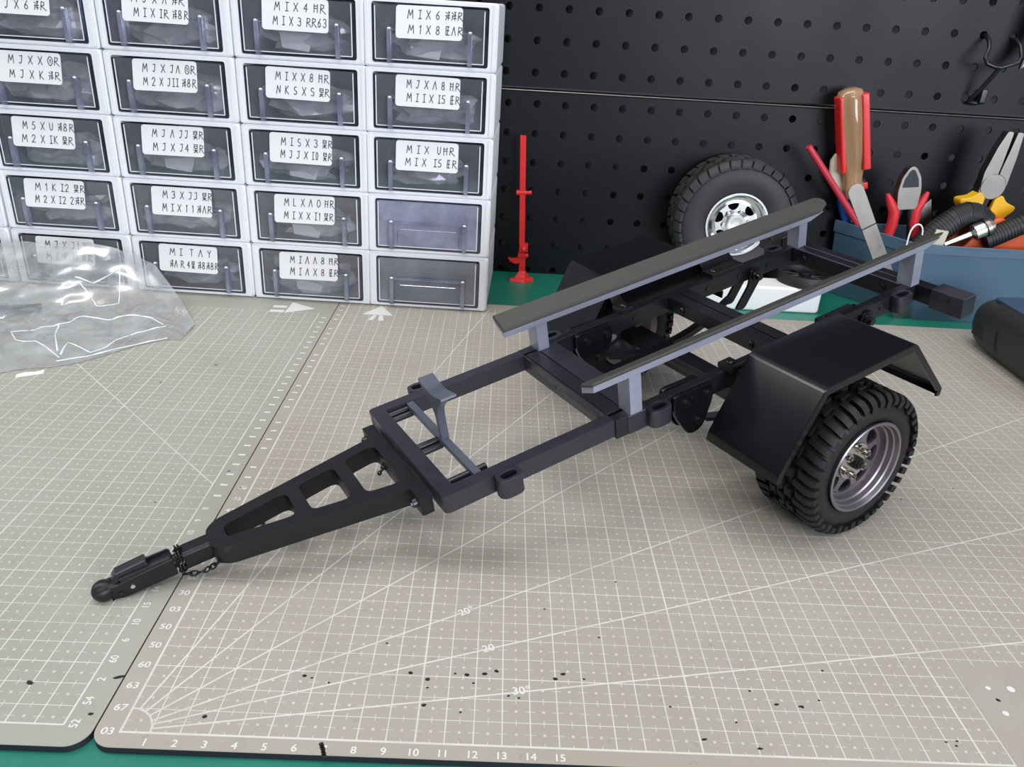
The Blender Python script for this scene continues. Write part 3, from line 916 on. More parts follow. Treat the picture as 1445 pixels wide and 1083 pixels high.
path = [(-10.66 + .012 * k, .44 * math.cos(k * 2 * PI / 10 + 3.6), -.72 + .50 * math.sin(k * 2 * PI / 10 + 3.6)) for k in range(22)]
path += [(-10.5, .45, -1.28), (-10.25, .52, -1.34), (-9.98, .58, -1.38), (-9.72, .62, -1.36), (-9.46, .66, -1.30), (-9.22, .7, -1.20), (-8.98, .72, -1.12)]
for i, p in enumerate(path):
    p = Vector(p)
    q = Vector(path[min(i + 1, len(path) - 1)]) if i < len(path) - 1 else p * 2 - Vector(path[i - 1])
    d = (q - p)
    if i == 21: d = Vector((0, -.25, .1))
    d.normalize()
    a_ = d.cross(Vector((1, 0, 0.3))).normalized()
    if i % 2: a_ = d.cross(a_).normalized()
    m.tube([p + d * (.19 * math.cos(t * PI / 5)) + a_ * (.10 * math.sin(t * PI / 5)) for t in range(10)], .042, 6, closed=True)
m.build('safety_chain', 'chain', TR)
m = F(); m.ball((-.9, -.62, -.95), .15, 12, 8); m.ball((-1.2, -.45, -1.05), .12, 12, 8); m.cyl((-.8, -.6, -.72), (-.95, -.62, -1.0), .08, .08, 10); m.cyl((-1.2, -.45, -1.05), (-.9, -.62, -.95), .07, .07, 10)
m.build('eye_bolt', 'bolt', TR)

# front yoke: U-shaped frame of the first bay
def yoke():
    m = F()
    h0, h1 = -.93, 0.0
    o = rpoly([(0, -4.45), (0, 4.45), (9.1, 4.45), (9.1, -4.45)], [.3, .3, .02, .02], 4)
    i = rpoly([(.74, -3.80), (.74, 3.80), (9.0, 3.80), (9.0, -3.80)], [.12, .12, .02, .02], 4)
    from mathutils.geometry import tessellate_polygon
    vv = [[Vector((p[0], p[1], 0)) for p in l] for l in (o, i)]
    flat = vv[0] + vv[1]
    lo = [m.v((p.x, p.y, h0)) for p in flat]; hi = [m.v((p.x, p.y, h1)) for p in flat]
    for t in tessellate_polygon(vv):
        m.f([lo[k] for k in t]); m.f([hi[k] for k in t])
    k = 0
    for l in vv:
        n = len(l)
        for j in range(n): m.f([lo[k + j], lo[k + (j + 1) % n], hi[k + (j + 1) % n], hi[k + j]])
        k += n
    ob = m.build('front_frame', 'blackp', TR, bevel=.06, sharp=40)
    # half-round guide rods behind the front beam
    for t in (-3.55, 0.02, 3.35):
        r = F(); r.cyl((.74, t - .16, -.34), (1.95 if t < 3 else 2.75, t - .16, -.34), .17, .17, 14); r.cyl((.74, t + .16, -.48), (1.95 if t < 3 else 2.75, t + .16, -.48), .17, .17, 14)
        r.build('guide_rod', 'metalblk', TR)
yoke()
for sg in (-1, 1):                          # slotted side sockets
    for s0 in (2.45, 10.85, 28.3):
        m = F()
        def stad(cs, ct, a_, b_, h): return [(cs + a_ * (1 if math.cos(t) > 0 else -1) * abs(math.cos(t)) ** .6, ct + b_ * (1 if math.sin(t) > 0 else -1) * abs(math.sin(t)) ** .8, h) for t in [2 * PI * k / 28 for k in range(28)]]
        ct = sg * 4.80
        top = .03 if s0 < 10 else .0
        m.loft([stad(s0 + .62, ct, .62, .42, -.96), stad(s0 + .62, ct, .62, .42, top), stad(s0 + .62, ct + .02 * sg, .40, .22, top), stad(s0 + .62, ct + .02 * sg, .40, .22, -.5)])
        m.build('side_socket', 'blackp', TR, bevel=.015, sharp=40)

# bow stop across the first bay
m = F()
m.prism([(1.88, -.36), (2.26, -.36), (2.26, -.04), (1.88, -.04)], SH, -3.80, 3.80)
bs = m.build('bow_stop', 'bow', TR, bevel=.03)
m = F()
m.prism(rpoly([(.44, -.08), (.44, 1.35), (.60, 1.85), (1.22, 2.42), (1.22, 2.56), (0, 2.24), (-1.18, 2.56), (-1.18, 2.42), (-.40, 1.90), (.12, 1.30), (.14, -.08)], [.02, .3, .3, .05, .02, .1, .02, .05, .4, .3, .02], 4), TH, 1.92, 2.30)
m.build('mast', 'bow', bs, bevel=.02, sharp=40)
m = F()
m.prism(rpoly([(-1.22, 2.66), (0, 2.34), (1.28, 2.66), (1.32, 2.54), (0, 2.20), (-1.25, 2.54)], [.02, .5, .02, .02, .5, .02], 5), TH, 1.90, 2.70)
m.build('cradle', 'bow', bs, bevel=.02, sharp=35)

# cross members and second-section rails
def crossbar(s0, s1, t=3.80, mat='metalblk', bolts=(), h0=-.90):
    m = F(); m.box(s0, s1, -t, t, h0, 0.0)
    ob = m.build('cross_member', mat, TR, bevel=.04)
    for tt in bolts:
        b = F(); b.cyl((s0, tt, -.5), (s0 - .12, tt, -.5), .24, .22, 16).cyl((s0 - .12, tt, -.5), (s0 - .17, tt, -.5), .12, .12, 6)
        b.build('bolt', 'bolt', ob, sharp=30)
    return ob
crossbar(9.15, 9.98, 3.80, 'metalblk', (-3.2, -.6, 3.2))
crossbar(10.03, 11.25, 3.95, 'blackp')
crossbar(19.42, 20.18, 4.0, 'metalblk', (-2.8, 2.78))
crossbar(20.25, 21.0, 4.0, 'metalblk')
rb_ = crossbar(29.78, 30.5, 3.95, 'metalblk', (-3.0, 2.9), -1.0)
m = F(); m.box(29.78, 29.84, -3.95, 3.95, 0, .05).box(30.44, 30.5, -3.95, 3.95, 0, .05); m.build('channel_lip', 'bow', rb_)
m = F(); m.box(30.5, 31.2, -7.45, 7.45, -1.05, -.02)
rbm = m.build('rear_bumper', 'metalblk', TR, bevel=.05)
for sg in (-1, 1):
    m = F(); m.box(30.44, 31.55, min(sg * 5.5, sg * 7.5), max(sg * 5.5, sg * 7.5), -1.18, .02)
    m.build('end_block', 'blackp', rbm, bevel=.06)
    b = F(); b.cyl((30.44, sg * 6.6, -.35), (30.38, sg * 6.6, -.35), .1, .1, 14); b.cyl((30.5, sg * 5.0, -.5), (30.42, sg * 5.0, -.5), .14, .14, 14); b.build('screw', 'bolt', rbm)
for sg in (-1, 1):
    m = F(); m.box(9.1, 30.5, min(sg * 4.0, sg * 4.55), max(sg * 4.0, sg * 4.55), -1.08, -.01)
    rl = m.build('side_rail', 'metalblk', TR, bevel=.05)
    m = F(); m.box(9.78, 11.05, min(sg * 3.98, sg * 4.62), max(sg * 3.98, sg * 4.62), -1.10, .0); m.build('sleeve', 'blackp', rl, bevel=.1)
    for s_ in (27.65, 25.2, 22.6, 16.9):
        for side in (1, -1):
            b = F(); tf = 4.55 if side > 0 else 4.0
            b.cyl((s_, sg * tf, -.52), (s_, sg * (tf + side * .06), -.52), .21, .19, 16); b.build('bolt_boss', 'bolt', rl, sharp=30)

# spring hangers, springs, shackles, axle
for sg in (-1, 1):
    for tin in (0, 1):
        m = F()
        pl = rpoly([(12.42, .02), (14.95, -.08), (14.95, -1.0), (14.25, -2.55), (13.35, -2.65), (12.42, -1.1)], [.35, .4, .4, .5, .6, .5], 5)
        t0 = 4.58 if tin == 0 else 3.62
        m.prism(pl, SH, sg * t0, sg * (t0 + (.22 if tin == 0 else .30)))
        hg = m.build('spring_hanger', 'satin', TR, bevel=.05, sharp=40)
        for s_, h_ in ((13.15, -.62), (14.55, -.62), (13.9, -1.95)):
            b = F(); tb = 4.80 if tin == 0 else 3.62; dr = 1 if tin == 0 else -1
            b.cyl((s_, sg * tb, h_), (s_, sg * (tb + dr * .16), h_), .23, .20, 16).cyl((s_, sg * (tb + dr * .16), h_), (s_, sg * (tb + dr * .2), h_), .11, .11, 6)
            b.build('bolt', 'bolt', hg, sharp=30)
        b = F(); b.cyl((13.6, sg * (4.80 if tin == 0 else 3.62), -.55), (13.6, sg * ((4.86) if tin == 0 else 3.58), -.55), .17, .16, 16); b.build('hole_boss', 'satin', hg, sharp=30)
    m = F()
    for j in range(3):
        pts = []
        e = j * .9
        for k in range(17):
            u = k / 16
            s_ = 13.9 + e + (24.6 - e * 1.6 - 13.9) * u
            x = (s_ - 19.2) / 5.4
            pts.append((s_, -3.35 + 1.35 * x * x - j * .13))
        poly = pts + [(a_, b_ + .11) for a_, b_ in reversed(pts)]
        for k in range(16):
            q0, q1 = pts[k], pts[k + 1]
            t0, t1 = sg * 3.95, sg * 4.5
            m.hexa([(q0[0], t0, q0[1]), (q1[0], t0, q1[1]), (q1[0], t1, q1[1]), (q0[0], t1, q0[1]), (q0[0], t0, q0[1] + .11), (q1[0], t0, q1[1] + .11), (q1[0], t1, q1[1] + .11), (q0[0], t1, q0[1] + .11)])
    m.build('leaf_spring', 'metalblk', TR, sharp=30)
    for tq in (3.55, 4.62):
        m = F(); m.prism(rpoly([(25.75, -.2), (26.65, -.2), (26.65, -1.0), (25.3, -2.75), (24.5, -2.6), (25.6, -1.2)], .28, 4), SH, sg * tq, sg * (tq + .16))
        sh = m.build('shackle', 'satin', TR, bevel=.03, sharp=40)
        b = F(); tb = tq if tq < 4 else tq + .16; dr = -1 if tq < 4 else 1
        b.cyl((26.2, sg * tb, -.68), (26.2, sg * (tb + dr * .14), -.68), .36, .34, 18).cyl((26.2, sg * (tb + dr * .14), -.68), (26.2, sg * (tb + dr * .40), -.68), .23, .21, 16)
        b.build('bolt', 'bolt', sh, sharp=30)
m = F(); m.box(18.45, 19.55, -6.9, 6.9, -3.95, -3.1); ax = m.build('axle', 'metalblk', TR, bevel=.08)
m = F(); m.cyl((19.0, -7.6, -3.75), (19.0, 7.6, -3.75), .62, .62, 24); m.build('axle_shaft', 'metalblk', ax)
m = F()
for k in range(14): m.cyl((15.3 + k * .22, 2.2, -1.9 - k * .03), (15.45 + k * .22, 2.2, -1.9 - k * .03), .34, .34, 14)
m.cyl((14.6, 2.2, -1.85), (19.0, 2.2, -2.6), .16, .16, 12)
m.build('damper', 'metalblk', TR, sharp=30)
m = F(); m.box(11.4, 18.3, -2.6, -1.6, -2.35, -2.05); m.build('brake_plate', 'satin', TR, bevel=.05)

# bunks: inward-tilted beams on four posts
def bunk(sg):
    s0, s1 = 7.95, 32.75
    tin, tout = 3.60, 4.62
    hb = lambda t: 1.62 + (t - 3.65) * .48
    m = F()
    th, pad = .40, .16
    def cs(s_, t_, hh): return (s_, sg * t_, hb(t_) + hh)
    def slab(a, b, na, nb):
        # a,b lower/upper offset; na / nb: end positions at lower / upper
        return [cs(na[0], tin, a), cs(na[1], tin, a), cs(na[1], tout, a), cs(na[0], tout, a), cs(nb[0], tin, b), cs(nb[1], tin, b), cs(nb[1], tout, b), cs(nb[0], tout, b)]
    m.hexa(slab(0, th - pad + .1, (s0, s1 - 1.9), (s0, s1 - .75)))
    bk = m.build('bunk', 'alu', TR, bevel=.02)
    m = F()
    P = []
    x0, x1 = tin - .02, tout + .02
    ln = [(s0 - .06, x0 + .02), (s0 - .04, x0), (s1 - .6, x0), (s1 - .15, x0 + .2), (s1 - .02, x0 + .5), (s1 - .15, x1 - .2), (s1 - .6, x1), (s0 - .04, x1), (s0 - .06, x1 - .02)]
    lo, up = th - pad + .1, th + .14
    m.loft([[cs(s_ if s_ < 20 else s_ - .55, t_, lo) for s_, t_ in ln], [cs(s_ if s_ < 20 else s_ - .30, t_, lo + .1) for s_, t_ in ln], [cs(s_ + (.08 if s_ < 20 else -.08), t_ + (.06 if t_ < 4.1 else -.06), up) for s_, t_ in ln]])
    m.build('rubber_pad', 'carpet', bk, bevel=.02, sharp=50)
    for s_ in (9.95, 29.95):
        m = F()
        a_, b_ = 3.65, 4.60
        m.hexa([(s_, sg * a_, -.02), (s_ + .70, sg * a_, -.02), (s_ + .70, sg * b_, -.02), (s_, sg * b_, -.02), (s_, sg * a_, hb(a_)), (s_ + .70, sg * a_, hb(a_)), (s_ + .70, sg * b_, hb(b_)), (s_, sg * b_, hb(b_))])
        m.build('post', 'alu', bk, bevel=.02)
for sg in (-1, 1): bunk(sg)

# fenders
def fender(sg):
    f1, f2, ti, to, hf, e, g = 16.58, 22.72, 5.58, 10.18, 1.345, 2.68, 3.58
    mid = [(f1 - e - .12, hf - g - .42), (f1 - e, hf - g), (f1, hf), (f2, hf), (f2 + e, hf - g), (f2 + e - .1, hf - g - .42)]
    sm = [mid[0]]
    for i in range(1, 5):
        p, a_, b_ = Vector(mid[i]), Vector(mid[i - 1]), Vector(mid[i + 1])
        d = .22 if i in (2, 3) else .12
        A, B = p + (a_ - p).normalized() * d, p + (b_ - p).normalized() * d
        for k in range(5):
            t = k / 4
            q = A.lerp(p, t).lerp(p.lerp(B, t), t)
            sm.append((q.x, q.y))
    sm.append(mid[5])
    cen = Vector(((f1 + f2) / 2, hf - g - 1.5))
    th, fl = .09, .36
    def off(d):
        out = []
        for i, p in enumerate(sm):
            p = Vector(p)
            a_, b_ = Vector(sm[max(i - 1, 0)]), Vector(sm[min(i + 1, len(sm) - 1)])
            t = (b_ - a_).normalized()
            n = Vector((t.y, -t.x))
            out.append(p + n * d)
        return out
    A, B, C_ = [Vector(p) for p in sm], off(th), off(fl)
    m = F()
    # cross-section per station: outer skin, outer flange, inner skin, inner flange
    rings = []
    for a_, b_, c_ in zip(A, B, C_):
        rings.append([(a_.x, sg * ti, a_.y), (a_.x, sg * (to - .05), a_.y), (a_.lerp(b_, .4).x, sg * to, a_.lerp(b_, .4).y), (c_.x, sg * to, c_.y), (c_.x, sg * (to - th), c_.y), (b_.x, sg * (to - th), b_.y), (b_.x, sg * ti, b_.y)])
    m.loft(rings)
    fd = m.build('fender', 'satin', TR, sharp=30)
    m = F()
    m.prism([(f1 - 1.85, hf - 2.5), (f1 + .04, hf - .03), (f2 - .04, hf - .03), (f2 + 1.85, hf - 2.5)], SH, sg * (ti + .005), sg * (ti + .09))
    m.build('inner_panel', 'satin', fd, sharp=30)
    # brackets to the side rail
    for s_, wd in ((15.95, .85), (22.9, 2.6)):
        m = F()
        m.box(s_, s_ + wd, min(sg * 3.95, sg * 4.95), max(sg * 3.95, sg * 4.95), -.02, .30)
        m.hexa([(s_ + .05, sg * 4.7, .06), (s_ + wd - .05, sg * 4.7, .06), (s_ + wd - .05, sg * 5.56, .75), (s_ + .05, sg * 5.56, .75), (s_ + .05, sg * 4.7, .26), (s_ + wd - .05, sg * 4.7, .26), (s_ + wd - .05, sg * 5.56, .95), (s_ + .05, sg * 5.56, .95)])
        br = m.build('fender_bracket', 'black', TR, bevel=.06)
        b = F(); b.ball((s_ + .45, sg * 4.4, .30), .24, 14, 8, 1, 1, .6); b.build('bolt', 'bolt', br)
for sg in (-1, 1): fender(sg)

# wheels
hwW = 1.72
for sg in (-1, 1):
    zax = Vector((0, -sg, 0))
    xax = Vector((1, 0, 0))
    yax = zax.cross(xax)
    mt = Matrix((xax, yax, zax)).transposed().to_4x4()
    cpos = Vector((19.0, -sg * (10.92 - hwW), -3.752)) * U
    trailer_wheel(TR, Matrix.Translation(cpos) @ mt)

# ------------------------------------------------------------------ spare wheel by the pegboard
sw = empty('spare_wheel', (33.0, 52.0, 6.55), None)
sw.matrix_local = Matrix.Translation(Vector((33.0, 52.0, 6.55)) * U) @ Matrix.Rotation(math.radians(90), 4, 'X')
tag(sw, 'large loose tyre on a chrome rim standing against the pegboard', 'wheel')
Rw, rbw, hww = 5.55, 2.72, 2.0
m, t = tyre_mesh(Rw, rbw, hww, 34, 'at')
m.build('tyre', 'tyre2', sw, sharp=50)
t.build('tread', 'tyre2', sw, sharp=30)
m = MB()
zo = hww * .95
m.lathe([(2.60, zo - .3), (2.80, zo + .02), (2.78, zo + .10), (2.62, zo + .10), (2.50, zo - .10), (2.36, zo - .16), (2.30, zo - .55), (2.05, zo - .62), (2.0, zo - .8), (2.2, zo - 1.2), (2.3, -zo), (2.7, -zo), (2.6, 0)], 80, closed=True)
zd = zo - .75
m.lathe([(2.12, zd), (2.12, zd - .3), (1.78, zd - .3), (1.78, zd + .04)], 64, closed=True)
m.lathe([(1.2, zd + .12), (.4, zd + .2), (.4, zd - .3), (1.2, zd - .3)], 48, closed=True)
for k in range(6):
    a_ = 2 * PI * k / 6 + .25
    P = [(1.82, .46), (1.6, .36), (1.4, .36), (1.16, .5)]
    L_ = [(r * math.cos(a_ + h / r), r * math.sin(a_ + h / r), zd + .08) for r, h in P]
    R_ = [(r * math.cos(a_ - h / r), r * math.sin(a_ - h / r), zd + .08) for r, h in P]
    for i in range(3):
        q = [L_[i], R_[i], R_[i + 1], L_[i + 1]]
        m.hexa([(x, y, zd - .28) for x, y, z in q] + q)
m.build('rim', 'chrome', sw, sharp=35)
m = MB(); m.lathe([(.78, zd + .1), (.82, zd + .5), (.74, zd + .62), (.50, zd + .62), (.42, zd + .58), (.1, zd + .60), (.0, zd + .6)], 40)
m.build('hub_cap', 'whitehub', sw, sharp=35)
for k in range(6):
    a_ = 2 * PI * k / 6 + .25 + PI / 6 * 0
    c = (1.08 * math.cos(a_), 1.08 * math.sin(a_))
    m = MB(); m.cyl((*c, zd + .08), (*c, zd + .30), .20, .18, 6); m.ball((*c, zd + .30), .17, 12, 8)
    m.build('lug_nut', 'chrome', sw, sharp=30)

# white block with a small spoked ring on it
wb = MB(); wb.prism(rrect(29.4, 40.75, 46.9, 49.7, .5, 5), XY, -.3, 2.0)
wb = wb.build('foam_block', 'foam', bevel=.25, seg=3)
tag(wb, 'white block on the green bench top behind the trailer, below the spare wheel', 'block')
rg = empty('spoked_ring', (39.6, 49.0, 2.0))
tag(rg, 'small black spoked ring lying on the white block', 'ring')
m = MB(); m.lathe([(2.4, 0), (2.45, .5), (2.3, .9), (2.05, .9), (2.0, .5), (2.05, 0)], 48, closed=True); m.build('rim', 'rubblk', rg, sharp=35)
for k in range(10):
    a_ = 2 * PI * k / 10
    m = MB(); m.cyl((.5 * math.cos(a_), .5 * math.sin(a_), .55), (2.1 * math.cos(a_), 2.1 * math.sin(a_), .45), .10, .10, 10); m.build('spoke', 'metalblk', rg)
m = MB(); m.lathe([(0, .2), (.55, .2), (.55, .8), (.3, .95), (0, .95)], 24); m.build('hub', 'bolt', rg, sharp=35)

# ------------------------------------------------------------------ red farm jack
jk = empty('farm_jack', (14.3, 52.4, -0.3))
tag(jk, 'red scale-model farm jack standing against the pegboard right of the drawers', 'jack')
m = MB(); m.hexa([(-.28, -.18, 1.0), (.24, -.18, 1.0), (.24, .18, 1.0), (-.28, .18, 1.0), (-.88, -.16, 13.1), (-.36, -.16, 13.1), (-.36, .16, 13.1), (-.88, .16, 13.1)])
m.build('bar', 'red', jk, bevel=.04)
m = MB()
m.hexa([(-1.15, -.9, 0), (.2, -1.25, 0), (1.15, -.5, 0), (.1, .5, 0), (-1.1, -.75, .32), (.2, -1.0, .35), (1.1, -.4, .38), (.1, .45, .36)])
m.hexa([(-.7, -.7, .3), (.3, -.85, .3), (.75, -.35, .35), (.1, .35, .35), (-.32, -.3, .85), (.3, -.3, .9), (.32, .2, .9), (-.3, .2, .85)])
m.hexa([(-.3, -.25, .8), (.3, -.25, .8), (.3, .2, .8), (-.3, .2, .8), (-.3, -.22, 2.2), (.26, -.22, 2.2), (.26, .2, 2.2), (-.3, .2, 2.2)])
m.build('base', 'red', jk, bevel=.06)
m = MB()
m.box(-.45, .38, -.35, .3, 2.15, 2.6).box(-.38, .42, -.4, .3, 2.75, 3.5)
m.ball((.05, -.36, 3.0), .28, 14, 10); m.cyl((-.05, -.2, 2.3), (.5, -.3, 2.45), .2, .2, 12)
m.build('carriage', 'red', jk, bevel=.08)
m = MB(); m.loft([[(x, y, z + .0) for x, y, z in ((a_, -.3, b_), (a_, -.3, c_), (a_, .12, c_), (a_, .12, b_))] for a_, b_, c_ in ((-1.35, 2.05, 2.12), (-1.1, 1.72, 2.02), (-.6, 1.55, 2.08), (-.25, 1.65, 2.3))])
m.build('lifting_nose', 'red', jk, bevel=.03)
m = MB(); m.cyl((-.95, -.1, 8.15), (.02, -.1, 8.15), .20, .20, 12); m.cyl((.0, -.1, 8.15), (.45, -.1, 8.2), .16, .2, 12); m.box(-.92, -.2, -.26, .22, 7.95, 8.35)
m.build('clamp', 'red', jk, bevel=.05)

# ------------------------------------------------------------------ tool bin and what it holds
bn = empty('tool_bin', (53.0, 50.0, -0.3))
tag(bn, 'open slate-blue plastic bin holding pliers, cutters and screwdrivers', 'bin')
m = MB()
def binsec(z, x0, x1, yf_, yb_): return [(x0 - 53, yf_ - 50, z), (x1 - 53, yf_ - 50, z), (x1 - 53, yb_ - 50, z), (x0b - 53, yb_ - 50, z)]
def bq(z, sh):
    ft = 0.0
    return [(49.3 - 1.6 * sh - 53, 46.85 - .35 * sh - 50, z), (66 - 53, 46.85 - .35 * sh - 50, z), (66 - 53, 54.0 - 50, z), (43.9 - .7 * sh - 53, 53.6 - 50, z)]
def inset(P, d): return [(P[0][0] + d, P[0][1] + d, P[0][2]), (P[1][0] - d, P[1][1] + d, P[1][2]), (P[2][0] - d, P[2][1] - d, P[2][2]), (P[3][0] + d * 1.4, P[3][1] - d, P[3][2])]
m.loft([bq(0, 0), bq(6.85, 1), inset(bq(6.85, 1), .22), inset(bq(.3, 0.05), .22)])
m.build('body', 'bin', bn, bevel=.06)
# raised front lip with a wave
m = MB()
q = bq(6.85, 1)
pts = []
for k in range(25):
    u = k / 24
    x = q[0][0] + (q[1][0] - q[0][0]) * u
    wave = .25 * math.sin(u * 9.0 + 2.2) - .25 * u
    pts.append((x, wave))
poly = [(x, -.55) for x, z in pts] + [(x, z + .25) for x, z in reversed(pts)]
for (xa, za), (xb, zb) in zip(pts, pts[1:]):
    y0_ = q[0][1] - .07
    m.hexa([(xa, y0_, 6.1), (xb, y0_, 6.1), (xb, y0_ + .28, 6.1), (xa, y0_ + .28, 6.1), (xa, y0_, 6.85 + za), (xb, y0_, 6.85 + zb), (xb, y0_ + .28, 6.85 + zb), (xa, y0_ + .28, 6.85 + za)])
m.build('front_lip', 'bin', bn, sharp=60)
m = MB(); l0, l3 = bq(6.85, 1)[0], bq(6.85, 1)[3]
m.hexa([(l0[0] - .05, l0[1], 5.9), (l0[0] + .2, l0[1], 5.9), (l3[0] + .2, l3[1], 5.9), (l3[0] - .05, l3[1], 5.9), (l0[0] - .1, l0[1], 6.9), (l0[0] + .2, l0[1], 6.9), (l3[0] + .2, l3[1], 7.0), (l3[0] - .1, l3[1], 7.0)])
m.build('side_lip', 'bin', bn, bevel=.05)

def axis_empty(name, p0, p1, roll=0.0):
    """Empty at p0 with local z towards p1 (local y away from the camera)"""
    p0, p1 = Vector(p0), Vector(p1)
    z = (p1 - p0).normalized()
    y = Vector((0, 1, 0)); y = (y - z * y.dot(z)).normalized()
    x = y.cross(z)
    mt = Matrix((x, y, z)).transposed().to_4x4() @ Matrix.Rotation(roll, 4, 'Z')
    return empty(name, matrix=Matrix.Translation(p0 * U) @ mt)

# big screwdriver, handle up
sd = axis_empty('screwdriver', (46.2, 52.7, 0.4), (41.3, 52.7, 18.4))
tag(sd, 'large amber screwdriver with red grips standing handle-up in the blue bin', 'screwdriver')
m = MB(); m.cyl((0, 0, 0), (0, 0, 9.6), .33, .33, 16); m.build('shaft', 'steel', sd)
m = MB()
def flute(r, z, n=40, d=.10): return [((r - d * (.5 + .5 * math.cos(6 * 2 * PI * k / n))) * math.cos(2 * PI * k / n), (r - d * (.5 + .5 * math.cos(6 * 2 * PI * k / n))) * math.sin(2 * PI * k / n), z) for k in range(n)]
m.loft([flute(.72, 8.9, d=.02), flute(.95, 9.2, d=.02), flute(.92, 9.9, d=.02), flute(.80, 10.5, d=.02), flute(.98, 11.6), flute(1.18, 13.0), flute(1.26, 15.5), flute(1.24, 17.6), flute(.95, 18.25, d=.04), flute(.45, 18.45, d=.0)])
m.build('handle', 'amber', sd, sharp=50)
for xx, yy, gs in ((.98, -.35, 1.15), (-1.0, -.05, .75)):
    m = MB(); m.loft([[(xx + .42 * gs * math.copysign(1, xx) * u * .9, yy + v, z) for u, v in ((-.9, -.75), (.6, -.75), (.75, 0), (.6, .75), (-.9, .75))] for z in (11.4, 12.0, 17.0, 17.9)])
    m.build('grip', 'red', sd, bevel=.12, sharp=50)
m = MB(); m.box(.5, 1.25, -.3, .3, 9.5, 10.1); m.build('collar', 'red', sd, bevel=.08)

st = axis_empty('red_marker', (45.0, 52.1, 6.35), (38.6, 52.0, 13.3))
tag(st, 'thin crimson stick leaning left out of the bin beside the amber screwdriver', 'stick')
L0 = (Vector((45.0, 52.1, 6.35)) - Vector((38.6, 52.0, 13.3))).length
m = MB(); m.cyl((0, 0, 0), (0, 0, L0), .30, .28, 18); m.build('barrel', 'crimson', st, bevel=.03)
m = MB(); m.cyl((0, 0, -.45), (0, 0, 0), .12, .22, 14); m.build('tip', 'cream', st)

bt = axis_empty('blue_handled_tool', (47.0, 53.3, 0.1), (42.2, 53.3, 11.9))
tag(bt, 'blue tool handle with a cream end behind the crimson stick', 'tool')
m = MB(); m.loft([rrect_ for rrect_ in [[(u, v, z) for u, v in rrect(-h, h, -.35, .35, .2, 3)] for z, h in ((0, .45), (6, .55), (9.0, .75), (10.2, .6))]]); m.build('handle', 'blue', bt, sharp=40)
m = MB(); m.loft([[(u, v, z) for u, v in rrect(-h, h, -.25, .25, .15, 3)] for z, h in ((10.0, .55), (11.0, .95), (12.2, 1.05), (13.2, .75), (13.6, .3))]); m.build('cream_end', 'cream', bt, sharp=40)

sp = axis_empty('palette_knife', (48.3, 47.0, -0.25), (41.25, 47.3, 11.1))
tag(sp, 'flat steel spatula blade leaning left in front of the crimson stick, beside the blue bin', 'spatula')
m = MB()
Lk = 12.1
pf = [(-.62, 0), (.62, 0), (.62, 8.2), (.66, 12.2)] + [(.66 * math.cos(math.radians(a_)), 12.7 + .66 * math.sin(math.radians(a_))) for a_ in range(10, 180, 20)] + [(-.66, 12.2), (-.62, 8.2)]
m.prism(pf, XZ, -.06, .06); m.build('blade', 'toolsteel', sp, bevel=.02)
m = MB(); m.box(-.64, .64, -.075, .075, 9.3, 9.42); m.build('step', 'metalblk', sp)

# diagonal cutters
dc = axis_empty('diagonal_cutters', (48.3, 50.3, 1.6), (47.15, 50.2, 12.3))
tag(dc, 'diagonal cutters with red and black handles, jaws up in the bin', 'cutters')
m = MB()
m.prism(rpoly([(-.85, 7.2), (.85, 7.2), (1.0, 8.7), (.95, 9.2), (.8, 10.0), (.35, 10.75), (0, 10.95), (-.35, 10.75), (-.8, 10.0), (-.95, 9.2), (-1.0, 8.7)], .15, 3), XZ, -.45, .35)
m.build('jaw', 'toolsteel', dc, bevel=.08)
m = MB(); m.prism(rpoly([(-.70, 9.15), (.70, 9.15), (.55, 9.9), (.2, 10.55), (0, 10.7), (-.2, 10.55), (-.55, 9.9)], .12, 3), XZ, -.50, -.44); m.build('cutting_face', 'metalblk', dc)
for sx in (-1, 1):
    c_ = [(sx * .35, 8.2), (sx * .55, 7.0), (sx * .9, 5.6), (sx * 1.25, 3.6), (sx * 1.15, 1.4), (sx * 1.0, 0)]
    m = MB(); m.tube([(x, 0, z) for x, z in c_], [.35, .40, .42, .42, .4, .35], 12); m.build('handle', 'rubblk', dc)
    g_ = [(sx * 1.75, 8.6), (sx * 1.45, 8.0), (sx * .95, 7.1), (sx * .92, 6.0), (sx * 1.3, 4.2), (sx * 1.3, 2.8)]
    m = MB(); m.tube([(x, -.15, z) for x, z in g_], [.16, .34, .46, .46, .42, .3], 12); m.build('grip', 'redrub', dc)

# combination pliers
cpz = axis_empty('combination_pliers', (53.9, 50.6, 1.8), (55.15, 50.6, 15.7))
tag(cpz, 'combination pliers with yellow guards and orange handles, jaws up at right', 'pliers')
m = MB(); m.prism(rpoly([(-1.15, 8.6), (-.55, 7.9), (-.1, 8.4), (-.05, 11.2), (-.12, 13.9), (-.62, 13.9), (-1.0, 12.5), (-1.3, 10.4)], .15, 3), XZ, -.5, .4); m.build('jaw', 'toolsteel', cpz, bevel=.08)
m = MB(); m.prism(rpoly([(.05, 10.8), (.1, 8.5), (.7, 8.4), (1.05, 9.6), (.95, 12.0), (.75, 13.95), (.22, 13.95), (.15, 12.2)], .15, 3), XZ, -.5, .4); m.build('jaw', 'toolsteel', cpz, bevel=.08)
m = MB(); m.lathe([(1.05, -.58), (1.1, -.5), (1.1, .5), (1.05, .55)], 32); ob = m.build('pivot', 'toolsteel', cpz, sharp=35)
ob.matrix_local = Matrix.Translation(Vector((-.1, 0, 9.3)) * U) @ Matrix.Rotation(PI / 2, 4, 'X')
